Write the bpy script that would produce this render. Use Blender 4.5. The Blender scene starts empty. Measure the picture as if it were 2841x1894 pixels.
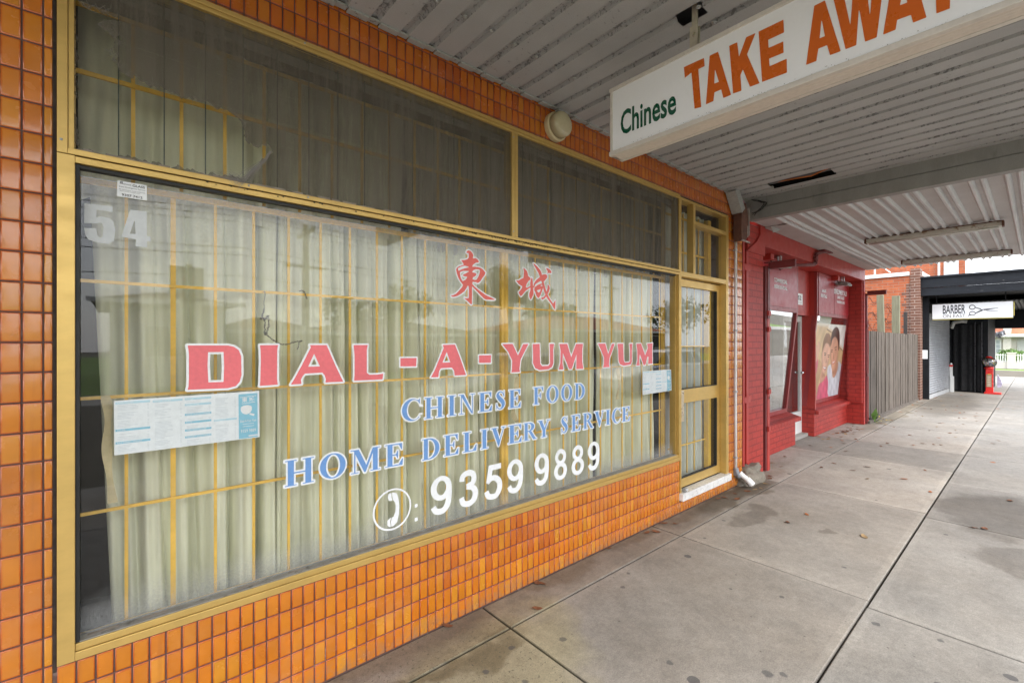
import bpy, math, random
import numpy as np
from mathutils import Vector, Matrix
R = math.radians
random.seed(7)
sc = bpy.context.scene
COL = sc.collection

# ------------------------------------------------------------------ camera
CAM_Y, CAM_H = -2.205, 1.6
FPX, CX, CY, VPX = 1265.0, 1420.5, 947.5, 2883.0      # focal length etc. in pixels of the 2841 px wide photograph
YAW = math.atan((VPX - CX) / FPX)                      # angle between the view axis and the street (+X)
cam = bpy.data.cameras.new('camera'); camo = bpy.data.objects.new('camera', cam); COL.objects.link(camo)
cam.sensor_width = 36.0; cam.lens = 36.0 * FPX / 2841.0
cam.clip_start = 0.05; cam.clip_end = 2000
camo.location = (0, CAM_Y, CAM_H)
camo.rotation_euler = (R(90), 0, YAW - R(90))
cam.shift_y = 0.0
sc.camera = camo

# ------------------------------------------------------------------ world, sun, exposure
SUN_EL, SUN_AZ = 40.0, 245.0      # azimuth: direction the light comes from, in the XY plane (degrees from +X)
w = bpy.data.worlds.new('World'); sc.world = w; w.use_nodes = True
nt = w.node_tree; nt.nodes.clear()
sky = nt.nodes.new('ShaderNodeTexSky'); sky.sky_type = 'NISHITA'; sky.sun_disc = False
sky.sun_elevation = R(SUN_EL); sky.sun_rotation = R(90 - SUN_AZ)
sky.air_density = 1.0; sky.dust_density = 2.0
tc = nt.nodes.new('ShaderNodeTexCoord')
cl = nt.nodes.new('ShaderNodeTexNoise'); cl.inputs['Scale'].default_value = 2.2; cl.inputs['Detail'].default_value = 6
cmap = nt.nodes.new('ShaderNodeMapping'); cmap.inputs['Scale'].default_value = (1, 1, 2.6)
cr = nt.nodes.new('ShaderNodeMapRange'); cr.inputs['From Min'].default_value = .35; cr.inputs['From Max'].default_value = .7
cr.inputs['To Min'].default_value = .66; cr.inputs['To Max'].default_value = .95
mx = nt.nodes.new('ShaderNodeMix'); mx.data_type = 'RGBA'
mx.inputs[7].default_value = (8.6, 9.0, 9.6, 1)        # pale overcast cloud, in the sky texture's own units
bg = nt.nodes.new('ShaderNodeBackground'); bg.inputs['Strength'].default_value = 0.12
wo = nt.nodes.new('ShaderNodeOutputWorld')
L = nt.links
L.new(tc.outputs['Generated'], cmap.inputs[0]); L.new(cmap.outputs[0], cl.inputs['Vector']); L.new(cl.outputs['Fac'], cr.inputs['Value'])
L.new(cr.outputs[0], mx.inputs[0]); L.new(sky.outputs[0], mx.inputs[6]); L.new(mx.outputs[2], bg.inputs['Color']); L.new(bg.outputs[0], wo.inputs[0])
sl = bpy.data.lights.new('sun', 'SUN'); sl.energy = 1.1; sl.angle = R(24); sl.color = (1, .95, .88)
so = bpy.data.objects.new('sun', sl); COL.objects.link(so)
sd = Vector((math.cos(R(SUN_EL)) * math.cos(R(SUN_AZ)), math.cos(R(SUN_EL)) * math.sin(R(SUN_AZ)), math.sin(R(SUN_EL))))
so.rotation_euler = sd.to_track_quat('Z', 'Y').to_euler()
so.location = (0, -30, 30)
sc.view_settings.view_transform = 'Standard'; sc.view_settings.look = 'None'
sc.view_settings.gamma = 1; sc.view_settings.exposure = 1.83
sc.render.engine = 'CYCLES'
try:
    sc.cycles.use_denoising = True; sc.cycles.denoiser = 'OPENIMAGEDENOISE'
    sc.cycles.max_bounces = 10; sc.cycles.transparent_max_bounces = 24; sc.cycles.glossy_bounces = 5; sc.cycles.diffuse_bounces = 5
    sc.cycles.caustics_reflective = False; sc.cycles.caustics_refractive = False
    sc.cycles.sample_clamp_indirect = 6
except Exception: pass

# ------------------------------------------------------------------ measuring: photo pixel -> point on a real plane
_F = (math.cos(YAW), math.sin(YAW)); _R = (math.sin(YAW), -math.cos(YAW))
def ray(u, v):
    r = (u - CX) / FPX
    return (_F[0] + r * _R[0], _F[1] + r * _R[1], (CY - v) / FPX)
def onY(u, v, y):                                       # plane y = const -> (x, z)
    d = ray(u, v); t = (y - CAM_Y) / d[1]; return (d[0] * t, CAM_H + d[2] * t)
def onX(u, v, x):                                       # plane x = const -> (y, z)
    d = ray(u, v); t = x / d[0]; return (CAM_Y + d[1] * t, CAM_H + d[2] * t)
def onZ(u, v, z=0):
    d = ray(u, v); t = (z - CAM_H) / d[2]; return (d[0] * t, CAM_Y + d[1] * t)
def zm(x0, y0, w, W): return lambda p: (x0 + p[0] * w / W, y0 + p[1] * w / W)

# ------------------------------------------------------------------ materials
def nodes(m):
    m.use_nodes = True; n = m.node_tree; n.nodes.clear(); return n
def add(n, t, **k):
    x = n.nodes.new(t)
    for a, b in k.items(): setattr(x, a, b)
    return x
def pos(n):
    return add(n, 'ShaderNodeNewGeometry').outputs['Position']
def noise(n, vec, scale, detail=5, rough=.55, dist=0):
    t = add(n, 'ShaderNodeTexNoise'); t.inputs['Scale'].default_value = scale; t.inputs['Detail'].default_value = detail
    t.inputs['Roughness'].default_value = rough; t.inputs['Distortion'].default_value = dist
    n.links.new(vec, t.inputs['Vector']); return t.outputs['Fac']
def mrange(n, v, a, b, c, d, smooth=False):
    t = add(n, 'ShaderNodeMapRange')
    if smooth: t.interpolation_type = 'SMOOTHSTEP'
    for k, x in zip(('From Min', 'From Max', 'To Min', 'To Max'), (a, b, c, d)): t.inputs[k].default_value = x
    n.links.new(v, t.inputs['Value']); return t.outputs[0]
def math_(n, op, a, b=None, c=None):
    t = add(n, 'ShaderNodeMath', operation=op)
    for i, x in enumerate((a, b, c)):
        if x is None: continue
        if isinstance(x, (int, float)): t.inputs[i].default_value = x
        else: n.links.new(x, t.inputs[i])
    return t.outputs[0]
def mixc(n, f, a, b, mode='MIX'):
    t = add(n, 'ShaderNodeMix', data_type='RGBA', blend_type=mode)
    for i, x in ((0, f), (6, a), (7, b)):
        if isinstance(x, (int, float)): t.inputs[i].default_value = x
        elif isinstance(x, tuple): t.inputs[i].default_value = (x[0], x[1], x[2], 1)
        else: n.links.new(x, t.inputs[i])
    return t.outputs[2]
def scalec(n, col, f):                                   # colour * scalar socket
    t = add(n, 'ShaderNodeVectorMath', operation='SCALE')
    if isinstance(col, tuple): t.inputs[0].default_value = col[:3]
    else: n.links.new(col, t.inputs[0])
    if isinstance(f, (int, float)): t.inputs['Scale'].default_value = f
    else: n.links.new(f, t.inputs['Scale'])
    return t.outputs[0]
def bump(n, h, strength, dist=.002, normal=None):
    t = add(n, 'ShaderNodeBump'); t.inputs['Strength'].default_value = strength; t.inputs['Distance'].default_value = dist
    n.links.new(h, t.inputs['Height'])
    if normal: n.links.new(normal, t.inputs['Normal'])
    return t.outputs[0]
def bsdf(n, col, rough=.6, metal=0, normal=None, spec=.5, **k):
    b = add(n, 'ShaderNodeBsdfPrincipled'); o = add(n, 'ShaderNodeOutputMaterial')
    for key, x in (('Base Color', col), ('Roughness', rough), ('Metallic', metal), ('Specular IOR Level', spec)) + tuple(k.items()):
        s = b.inputs[key]
        if isinstance(x, tuple): s.default_value = (x[0], x[1], x[2], 1)
        elif isinstance(x, (int, float)): s.default_value = x
        else: n.links.new(x, s)
    if normal: n.links.new(normal, b.inputs['Normal'])
    n.links.new(b.outputs[0], o.inputs[0]); return b
_mats = {}
def M(name, col, rough=.6, metal=0, var=.12, vs=4.0, fine=60., fvar=.06, bstr=.15, bs=150., spec=.5, dirt=None, dthr=.6, stretch=None):
    if name in _mats: return _mats[name]
    m = bpy.data.materials.new(name); n = nodes(m); p = pos(n)
    if stretch:
        mp = add(n, 'ShaderNodeMapping'); mp.inputs['Scale'].default_value = stretch; n.links.new(p, mp.inputs[0]); p = mp.outputs[0]
    a = mrange(n, noise(n, p, vs, 6), .25, .75, 1 - var, 1 + var)
    b = mrange(n, noise(n, p, fine, 3), .25, .75, 1 - fvar, 1 + fvar)
    c = scalec(n, col, math_(n, 'MULTIPLY', a, b))
    rr = mrange(n, noise(n, p, vs * 3, 4), .3, .7, max(.03, rough - .08), min(1, rough + .08))
    if dirt:
        f = mrange(n, noise(n, p, vs * 2.2, 8, .65), dthr, dthr + .12, 0, .85)
        c = mixc(n, f, c, dirt)
    nb = bump(n, noise(n, p, bs, 3), bstr) if bstr else None
    bsdf(n, c, rr, metal, nb, spec); _mats[name] = m; return m

def tile_mat():
    m = bpy.data.materials.new('orange_glazed_tile'); n = nodes(m); p = pos(n)
    at = add(n, 'ShaderNodeAttribute', attribute_name='tcol')
    uv = add(n, 'ShaderNodeUVMap'); uv.uv_map = 'UVMap'
    sx = add(n, 'ShaderNodeSeparateXYZ'); n.links.new(uv.outputs[0], sx.inputs[0])
    ex = math_(n, 'SUBTRACT', .5, math_(n, 'ABSOLUTE', math_(n, 'SUBTRACT', sx.outputs[0], .5)))
    ey = math_(n, 'SUBTRACT', .5, math_(n, 'ABSOLUTE', math_(n, 'SUBTRACT', sx.outputs[1], .5)))
    e = math_(n, 'MINIMUM', ex, math_(n, 'MULTIPLY', ey, 2.0))
    e = math_(n, 'ADD', e, mrange(n, noise(n, p, 60, 3), 0, 1, -.05, .05))
    edge = mrange(n, e, .02, .16, .75, 0, True)           # glaze pools darker and redder towards each tile's edge
    base = mixc(n, mrange(n, noise(n, p, 9, 4), .3, .7, 0, 1), at.outputs['Color'], scalec(n, at.outputs['Color'], .82))
    rim = mixc(n, 1.0, base, (.80, .36, .22), 'MULTIPLY')
    c = mixc(n, edge, base, rim)
    chips = mrange(n, noise(n, p, 130, 2), .77, .80, 0, 1)
    c = mixc(n, chips, c, (.20, .05, .02))
    dustf = mrange(n, noise(n, p, 3.0, 7, .7), .5, .8, 0, .22)
    c = mixc(n, dustf, c, (.55, .33, .2))
    sz = add(n, 'ShaderNodeSeparateXYZ'); n.links.new(p, sz.inputs[0])
    spl = math_(n, 'MULTIPLY', mrange(n, sz.outputs[2], .0, .12, 1, 0, True), mrange(n, noise(n, p, 22, 7, .7), .38, .62, 0, .75))
    c = mixc(n, spl, c, (.26, .15, .09))
    run = add(n, 'ShaderNodeMapping'); run.inputs['Scale'].default_value = (26, 26, 1.3); n.links.new(p, run.inputs[0])
    c = mixc(n, mrange(n, noise(n, run.outputs[0], 1, 4, .6), .62, .75, 0, .28), c, (.30, .09, .02))
    h = math_(n, 'ADD', math_(n, 'MULTIPLY', noise(n, p, 260, 2), .35), noise(n, p, 45, 2))
    nb = bump(n, h, .22, .0016)
    bsdf(n, c, mrange(n, noise(n, p, 14, 4), .3, .7, .16, .30), 0, nb, .55, **{'Coat Weight': .35, 'Coat Roughness': .08})
    return m
def glass_mat(name, tint=(.93, .95, .93), boost=1.0, dust=.03, rough=0.0, low=None):
    m = bpy.data.materials.new(name); n = nodes(m); p = pos(n)
    fr = add(n, 'ShaderNodeFresnel'); gm = add(n, 'ShaderNodeNewGeometry')
    n.links.new(mrange(n, gm.outputs['Backfacing'], 0, 1, 1.52, 1 / 1.52), fr.inputs['IOR'])   # a thin pane reflects alike from both sides
    f = math_(n, 'MINIMUM', math_(n, 'MULTIPLY', fr.outputs[0], 1.6 * boost), 1.0)
    tr = add(n, 'ShaderNodeBsdfTransparent'); tr.inputs[0].default_value = (*tint, 1)
    gl = add(n, 'ShaderNodeBsdfGlossy'); gl.inputs['Roughness'].default_value = rough
    wv = bump(n, noise(n, p, 1.3, 2), .05, .004); n.links.new(wv, gl.inputs['Normal'])
    mx = add(n, 'ShaderNodeMixShader'); n.links.new(f, mx.inputs[0]); n.links.new(tr.outputs[0], mx.inputs[1]); n.links.new(gl.outputs[0], mx.inputs[2])
    df = add(n, 'ShaderNodeBsdfDiffuse'); df.inputs[0].default_value = (.52, .53, .52, 1)
    dn = math_(n, 'MULTIPLY', mrange(n, noise(n, p, 2.5, 8, .7), .3, .75, .2, 1), mrange(n, noise(n, p, 180, 2), .3, .7, .5, 1.3))
    dn = math_(n, 'MULTIPLY', dn, dust)
    if low:                                              # grime gathered along the sill and under the head of the pane
        sx = add(n, 'ShaderNodeSeparateXYZ'); n.links.new(p, sx.inputs[0])
        z = math_(n, 'ADD', sx.outputs[2], mrange(n, noise(n, p, 7, 5), 0, 1, -.09, .09))
        d2 = math_(n, 'MULTIPLY', mrange(n, z, low[0], low[0] + .16, low[2], 0, True), mrange(n, noise(n, p, 120, 3), .3, .7, .5, 1.2))
        d3 = math_(n, 'MULTIPLY', mrange(n, z, low[1] - .32, low[1], 0, low[3], True), mrange(n, noise(n, p, 90, 4, .7), .35, .65, .35, 1.2))
        dn = math_(n, 'ADD', dn, math_(n, 'ADD', d2, d3))
    mx2 = add(n, 'ShaderNodeMixShader'); n.links.new(math_(n, 'MINIMUM', dn, .9), mx2.inputs[0]); n.links.new(mx.outputs[0], mx2.inputs[1]); n.links.new(df.outputs[0], mx2.inputs[2])
    o = add(n, 'ShaderNodeOutputMaterial'); n.links.new(mx2.outputs[0], o.inputs[0]); return m
def cloth_mat(name, col, trans=.25, alpha=1.0, rough=.9, fold=0.):
    m = bpy.data.materials.new(name); n = nodes(m); p = pos(n)
    mp = add(n, 'ShaderNodeMapping'); mp.inputs['Scale'].default_value = (14, 14, 1.2); n.links.new(p, mp.inputs[0])
    v = mrange(n, noise(n, mp.outputs[0], 1.0, 5), .3, .7, .80, 1.12)
    we = mrange(n, noise(n, p, 700, 1), .3, .7, .94, 1.05)
    c = scalec(n, col, math_(n, 'MULTIPLY', v, we))
    blot = mrange(n, noise(n, p, 5, 6, .7), .6, .75, 0, .35)
    c = mixc(n, blot, c, (col[0] * .85, col[1] * .76, col[2] * .58))
    d = add(n, 'ShaderNodeBsdfDiffuse'); t = add(n, 'ShaderNodeBsdfTranslucent'); n.links.new(c, d.inputs[0]); n.links.new(c, t.inputs[0])
    mx = add(n, 'ShaderNodeMixShader'); mx.inputs[0].default_value = trans; n.links.new(d.outputs[0], mx.inputs[1]); n.links.new(t.outputs[0], mx.inputs[2])
    o = add(n, 'ShaderNodeOutputMaterial')
    if alpha < 1:
        tr = add(n, 'ShaderNodeBsdfTransparent'); m2 = add(n, 'ShaderNodeMixShader')
        sp = add(n, 'ShaderNodeMapping'); sp.inputs['Scale'].default_value = (9, 9, .7); n.links.new(p, sp.inputs[0])
        f = math_(n, 'MULTIPLY', alpha, mrange(n, noise(n, sp.outputs[0], 1.4, 6, .7), .3, .7, .62, 1.30))
        f = math_(n, 'MULTIPLY', f, mrange(n, noise(n, p, 900, 1), .3, .7, .8, 1.2))
        n.links.new(math_(n, 'MINIMUM', f, 1.0), m2.inputs[0]); n.links.new(tr.outputs[0], m2.inputs[1]); n.links.new(mx.outputs[0], m2.inputs[2]); mx = m2
    n.links.new(mx.outputs[0], o.inputs[0]); return m
def brick_mat(name, c1, c2, mortar, rough=.75, bh=.076, bw=.24, ms=.010, msm=.1, bstr=.6, peel=None, gloss=None):
    m = bpy.data.materials.new(name); n = nodes(m); p = pos(n)
    sx = add(n, 'ShaderNodeSeparateXYZ'); n.links.new(p, sx.inputs[0])
    cb = add(n, 'ShaderNodeCombineXYZ'); n.links.new(math_(n, 'ADD', sx.outputs[0], sx.outputs[1]), cb.inputs[0]); n.links.new(sx.outputs[2], cb.inputs[1])
    wob = add(n, 'ShaderNodeTexNoise'); wob.inputs['Scale'].default_value = 12; n.links.new(p, wob.inputs['Vector'])
    vm = add(n, 'ShaderNodeVectorMath', operation='MULTIPLY_ADD'); n.links.new(wob.outputs['Color'], vm.inputs[0]); vm.inputs[1].default_value = (.006, .006, 0); n.links.new(cb.outputs[0], vm.inputs[2])
    b = add(n, 'ShaderNodeTexBrick'); n.links.new(vm.outputs[0], b.inputs['Vector'])
    b.inputs['Color1'].default_value = (*c1, 1); b.inputs['Color2'].default_value = (*c2, 1); b.inputs['Mortar'].default_value = (*mortar, 1)
    b.inputs['Scale'].default_value = 1; b.inputs['Mortar Size'].default_value = ms; b.inputs['Mortar Smooth'].default_value = msm
    b.inputs['Brick Width'].default_value = bw; b.inputs['Row Height'].default_value = bh; b.inputs['Bias'].default_value = -.1
    c = scalec(n, b.outputs['Color'], mrange(n, noise(n, p, 14, 6), .25, .75, .82, 1.15))
    c = scalec(n, c, mrange(n, noise(n, p, 1.7, 5), .3, .7, .88, 1.1))
    if peel:
        c = mixc(n, mrange(n, noise(n, p, 9, 9, .7), .64, .68, 0, .9), c, peel)
    h = math_(n, 'ADD', math_(n, 'MULTIPLY', math_(n, 'SUBTRACT', 1.0, b.outputs['Fac']), 1.0), math_(n, 'MULTIPLY', noise(n, p, 70, 5), .45))
    bsdf(n, c, gloss or rough, 0, bump(n, h, bstr, .006), .4); return m
def paint_mat(name, col, flake, thr=.62, rough=.6, dark=None):
    m = bpy.data.materials.new(name); n = nodes(m); p = pos(n)
    v = mrange(n, noise(n, p, 2.0, 6), .25, .75, .86, 1.1)
    c = scalec(n, col, math_(n, 'MULTIPLY', v, mrange(n, noise(n, p, 190, 2), .3, .7, .93, 1.06)))
    f = noise(n, p, 42, 8, .72)
    band = mrange(n, noise(n, p, 3.1, 3), .35, .7, 0, .10)
    fl = mrange(n, math_(n, 'ADD', f, band), thr, thr + .03, 0, 1)
    c = mixc(n, math_(n, 'MULTIPLY', fl, .8), c, flake)
    if dark: c = mixc(n, mrange(n, noise(n, p, 6, 8, .7), .66, .78, 0, .8), c, dark)
    h = math_(n, 'SUBTRACT', math_(n, 'MULTIPLY', noise(n, p, 230, 3), .5), math_(n, 'MULTIPLY', fl, .6))
    bsdf(n, c, rough, 0, bump(n, h, .55, .003), .35); return m

GOLD = (.60, .40, .125)
TILE = tile_mat()
GROUT = M('dark_grout', (.095, .055, .045), .9, bstr=.4, var=.25, vs=2, dirt=(.38, .31, .28), dthr=.60)
ALU = M('gold_anodised_aluminium', GOLD, .38, .55, var=.10, vs=6, fine=40, fvar=.05, bstr=.04, dirt=(.26, .17, .06), dthr=.66, stretch=(.5, .5, 1))
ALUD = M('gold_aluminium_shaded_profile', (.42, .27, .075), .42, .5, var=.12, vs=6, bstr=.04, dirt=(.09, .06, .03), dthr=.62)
BAR = M('yellow_painted_steel', (.76, .46, .06), .45, 0, var=.14, vs=9, dirt=(.22, .12, .04), dthr=.70)
BLK = M('black_rubber', (.012, .012, .012), .55, 0)
GLASS = glass_mat('shop_window_glass', tint=(.985, .985, .97), boost=.82, dust=.025, low=(.55, 2.21, .30, .16))
GLASSU = glass_mat('dusty_highlight_glass', tint=(.93, .93, .90), boost=.7, dust=.07)
GLASSD = glass_mat('door_glass', boost=.75, dust=.03)
GLASSR = glass_mat('red_shop_glass', tint=(.85, .88, .88), boost=1.9, dust=.02)
CURT = cloth_mat('pale_green_curtain', (.78, .785, .60), .08)
CURTU = cloth_mat('dimmed_green_curtain', (.56, .54, .46), .12)  # same cloth coloured darker for the weaker light behind the screen
MESH_ = cloth_mat('torn_fly_screen_mesh', (.155, .137, .112), .15, alpha=.70)
DARK = M('dark_interior', (.014, .013, .012), .9)
DIRT = M('crusted_dust', (.26, .22, .18), .95, var=.3, vs=20, bstr=.8, bs=90)
RED = M('red_gloss_paint', (.39, .032, .023), .5, 0, var=.12, vs=3, dirt=(.20, .03, .025), dthr=.70)
REDB = brick_mat('red_painted_brick', (.41, .035, .025), (.36, .030, .022), (.27, .023, .018), rough=.55, ms=.008, bstr=.75, peel=None)
REDR = M('red_painted_render', (.36, .033, .024), .6, var=.25, vs=5, bstr=.9, bs=45, dirt=(.30, .20, .18), dthr=.71)
DRED = M('dark_red_steel', (.15, .022, .022), .5, var=.2, vs=6, dirt=(.05, .02, .02), dthr=.62)
PANEL = M('red_sign_panel', (.36, .022, .028), .38, var=.05)
WHITE = M('white_paint', (.74, .74, .72), .5, var=.06, dirt=(.45, .43, .40), dthr=.72)
VWHITE = M('white_vinyl', (.82, .83, .83), .45, var=.03, bstr=0)
VPINK = M('faded_pink_vinyl', (.78, .155, .17), .45, var=.16, vs=1.6, bstr=0)
VRED = M('faded_red_vinyl', (.74, .13, .10), .45, var=.05, bstr=0)
VBLUE = M('blue_vinyl', (.15, .31, .62), .45, var=.04, bstr=0)
VGREY = M('frosted_grey_vinyl', (.60, .62, .62), .6, var=.08, vs=12, bstr=0)
MARBLE = M('white_marble', (.66, .65, .63), .3, var=.12, vs=9, dirt=(.35, .34, .33), dthr=.68)
CEIL = paint_mat('peeling_grey_ceiling_paint', (.41, .415, .42), (.22, .22, .22), .68, .6)
CEILF = paint_mat('flaking_grey_rib_paint', (.40, .405, .41), (.15, .15, .15), .59, .7)
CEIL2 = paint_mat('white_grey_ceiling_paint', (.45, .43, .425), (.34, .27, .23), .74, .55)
CEIL2R = paint_mat('lit_rib_paint', (.58, .585, .60), (.40, .35, .32), .74, .45)  # whiter than the pans: street light on the ribs put into the colour
BEAM = M('weathered_grey_fascia', (.25, .245, .235), .55, var=.16, vs=3, dirt=(.17, .165, .15), dthr=.6, stretch=(1, 3, .6))
FLASH = paint_mat('galvanised_flashing', (.36, .37, .36), (.12, .12, .11), .63, .6, (.06, .07, .04))
GALV = M('galvanised_steel', (.40, .41, .41), .45, .4, var=.2, vs=12)
PVC = M('white_pvc', (.70, .70, .69), .35, var=.06)
RUST = M('rusty_brown_steel', (.11, .045, .03), .8, var=.4, vs=14, dirt=(.20, .09, .03), dthr=.56)
RUSTW = M('rust_streaked_white_enamel', (.62, .60, .55), .5, var=.1, vs=6, dirt=(.24, .11, .035), dthr=.56)
TIMBER = M('weathered_timber', (.115, .096, .080), .9, var=.5, vs=5, fine=60, fvar=.2, bstr=.6, bs=60, stretch=(6, 6, .5))
TIMBER2 = M('green_grey_timber', (.17, .165, .11), .9, var=.25, vs=6, bstr=.5, stretch=(5, 5, .5))
CREAM = M('yellowed_plastic', (.55, .46, .28), .35, var=.08, vs=8, dirt=(.2, .14, .08), dthr=.7)
CREAM2 = M('yellowed_plastic_diffuser', (.46, .40, .26), .18, var=.12, vs=9)
SIGNW = M('white_sign_acrylic', (.83, .84, .85), .12, var=.02, vs=2, fvar=.01, bstr=0)
SIGNF = M('cream_sign_frame', (.62, .58, .52), .38, .1, var=.07, vs=8, dirt=(.25, .22, .18), dthr=.72)
SIGNB = M('sign_bottom_cladding', (.66, .60, .53), .5, var=.06, vs=5, dirt=(.36, .30, .24), dthr=.74)
OR_V = M('burnt_orange_vinyl', (.60, .118, .008), .3, var=.012, fvar=.01, bstr=0)
GR_V = M('dark_green_vinyl', (.008, .085, .045), .3, var=.04, bstr=0)
BLACKP = M('black_paint', (.009, .010, .012), .7, spec=.2, var=.3, vs=5, dirt=(.10, .10, .10), dthr=.73)
BLACKW = M('flaking_black_fascia_paint', (.011, .013, .017), .75, spec=.25, var=.3, vs=5, dirt=(.30, .28, .24), dthr=.67, stretch=(.6, .6, 3))
BLACKC = M('black_cloth', (.006, .006, .007), .9, var=.2)
SHUT = M('grey_roller_shutter_steel', (.33, .34, .36), .42, .35, var=.10, vs=3, dirt=(.50, .51, .54), dthr=.66, bstr=.1)
BRO = brick_mat('orange_red_brick', (.38, .10, .036), (.28, .068, .027), (.24, .16, .115), ms=.006)
BRB = brick_mat('brown_brick', (.15, .065, .040), (.115, .05, .035), (.30, .22, .18), ms=.009)
STONE = M('rough_grey_stone', (.20, .175, .14), .95, var=.35, vs=9, bstr=1.0, bs=40, dirt=(.13, .12, .09), dthr=.55)
PAPER = M('white_paper', (.80, .84, .86), .7, var=.03, bstr=.05)
CYAN = M('faded_cyan_print', (.24, .55, .70), .6, var=.05, bstr=0)
CYANL = M('pale_cyan_print', (.45, .68, .78), .6, var=.05, bstr=0)
PTEXT = M('grey_print', (.55, .60, .64), .7, var=.02, bstr=0)
INK = M('black_ink', (.03, .03, .035), .6, var=.02, bstr=0)
GUMRED = M('red_enamel', (.62, .02, .015), .3, var=.05)
CONCD = M('kerb_concrete', (.36, .34, .31), .85, var=.16, vs=4, bstr=.5)
ASPH = M('asphalt', (.085, .088, .095), .8, var=.2, vs=1.3, fine=120, fvar=.25, bstr=.6, bs=180)
LINE = M('road_marking_paint', (.70, .70, .68), .7, var=.15, vs=8)
PLANTG = M('leaf_green', (.10, .19, .035), .6, var=.35, vs=6, bstr=0)
PLANTD = M('dark_leaf_green', (.045, .075, .022), .65, var=.4, vs=2, bstr=0)
PLANTY = M('yellow_leaf', (.55, .40, .03), .6, var=.25, vs=20, bstr=0)
LEAFB = M('brown_dead_leaf', (.17, .065, .028), .75, var=.35, vs=9, bstr=0)
LEAFO = M('orange_dead_leaf', (.38, .11, .02), .7, var=.3, vs=9, bstr=0)
LEAFT = M('tan_dead_leaf', (.33, .22, .11), .75, var=.3, vs=9, bstr=0)
TRUNK = M('bark', (.12, .095, .07), .9, var=.3, vs=8, bstr=.7)
RENDER = M('pale_rendered_wall', (.55, .52, .47), .8, var=.08, vs=2)
TERRA = M('terracotta_roof', (.42, .14, .07), .8, var=.25, vs=6, fine=20, fvar=.2)
BROOF = M('brown_roof', (.13, .09, .075), .8, var=.2, vs=5)
CARP = M('white_car_paint', (.72, .73, .75), .15, 0, var=.03, bstr=0)
CARG = M('dark_car_glass', (.02, .025, .03), .05, 0, var=.03, bstr=0)
CHROME = M('chrome', (.6, .6, .6), .15, 1, bstr=0)
RUBBER = M('tyre_rubber', (.02, .02, .02), .8)

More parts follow.
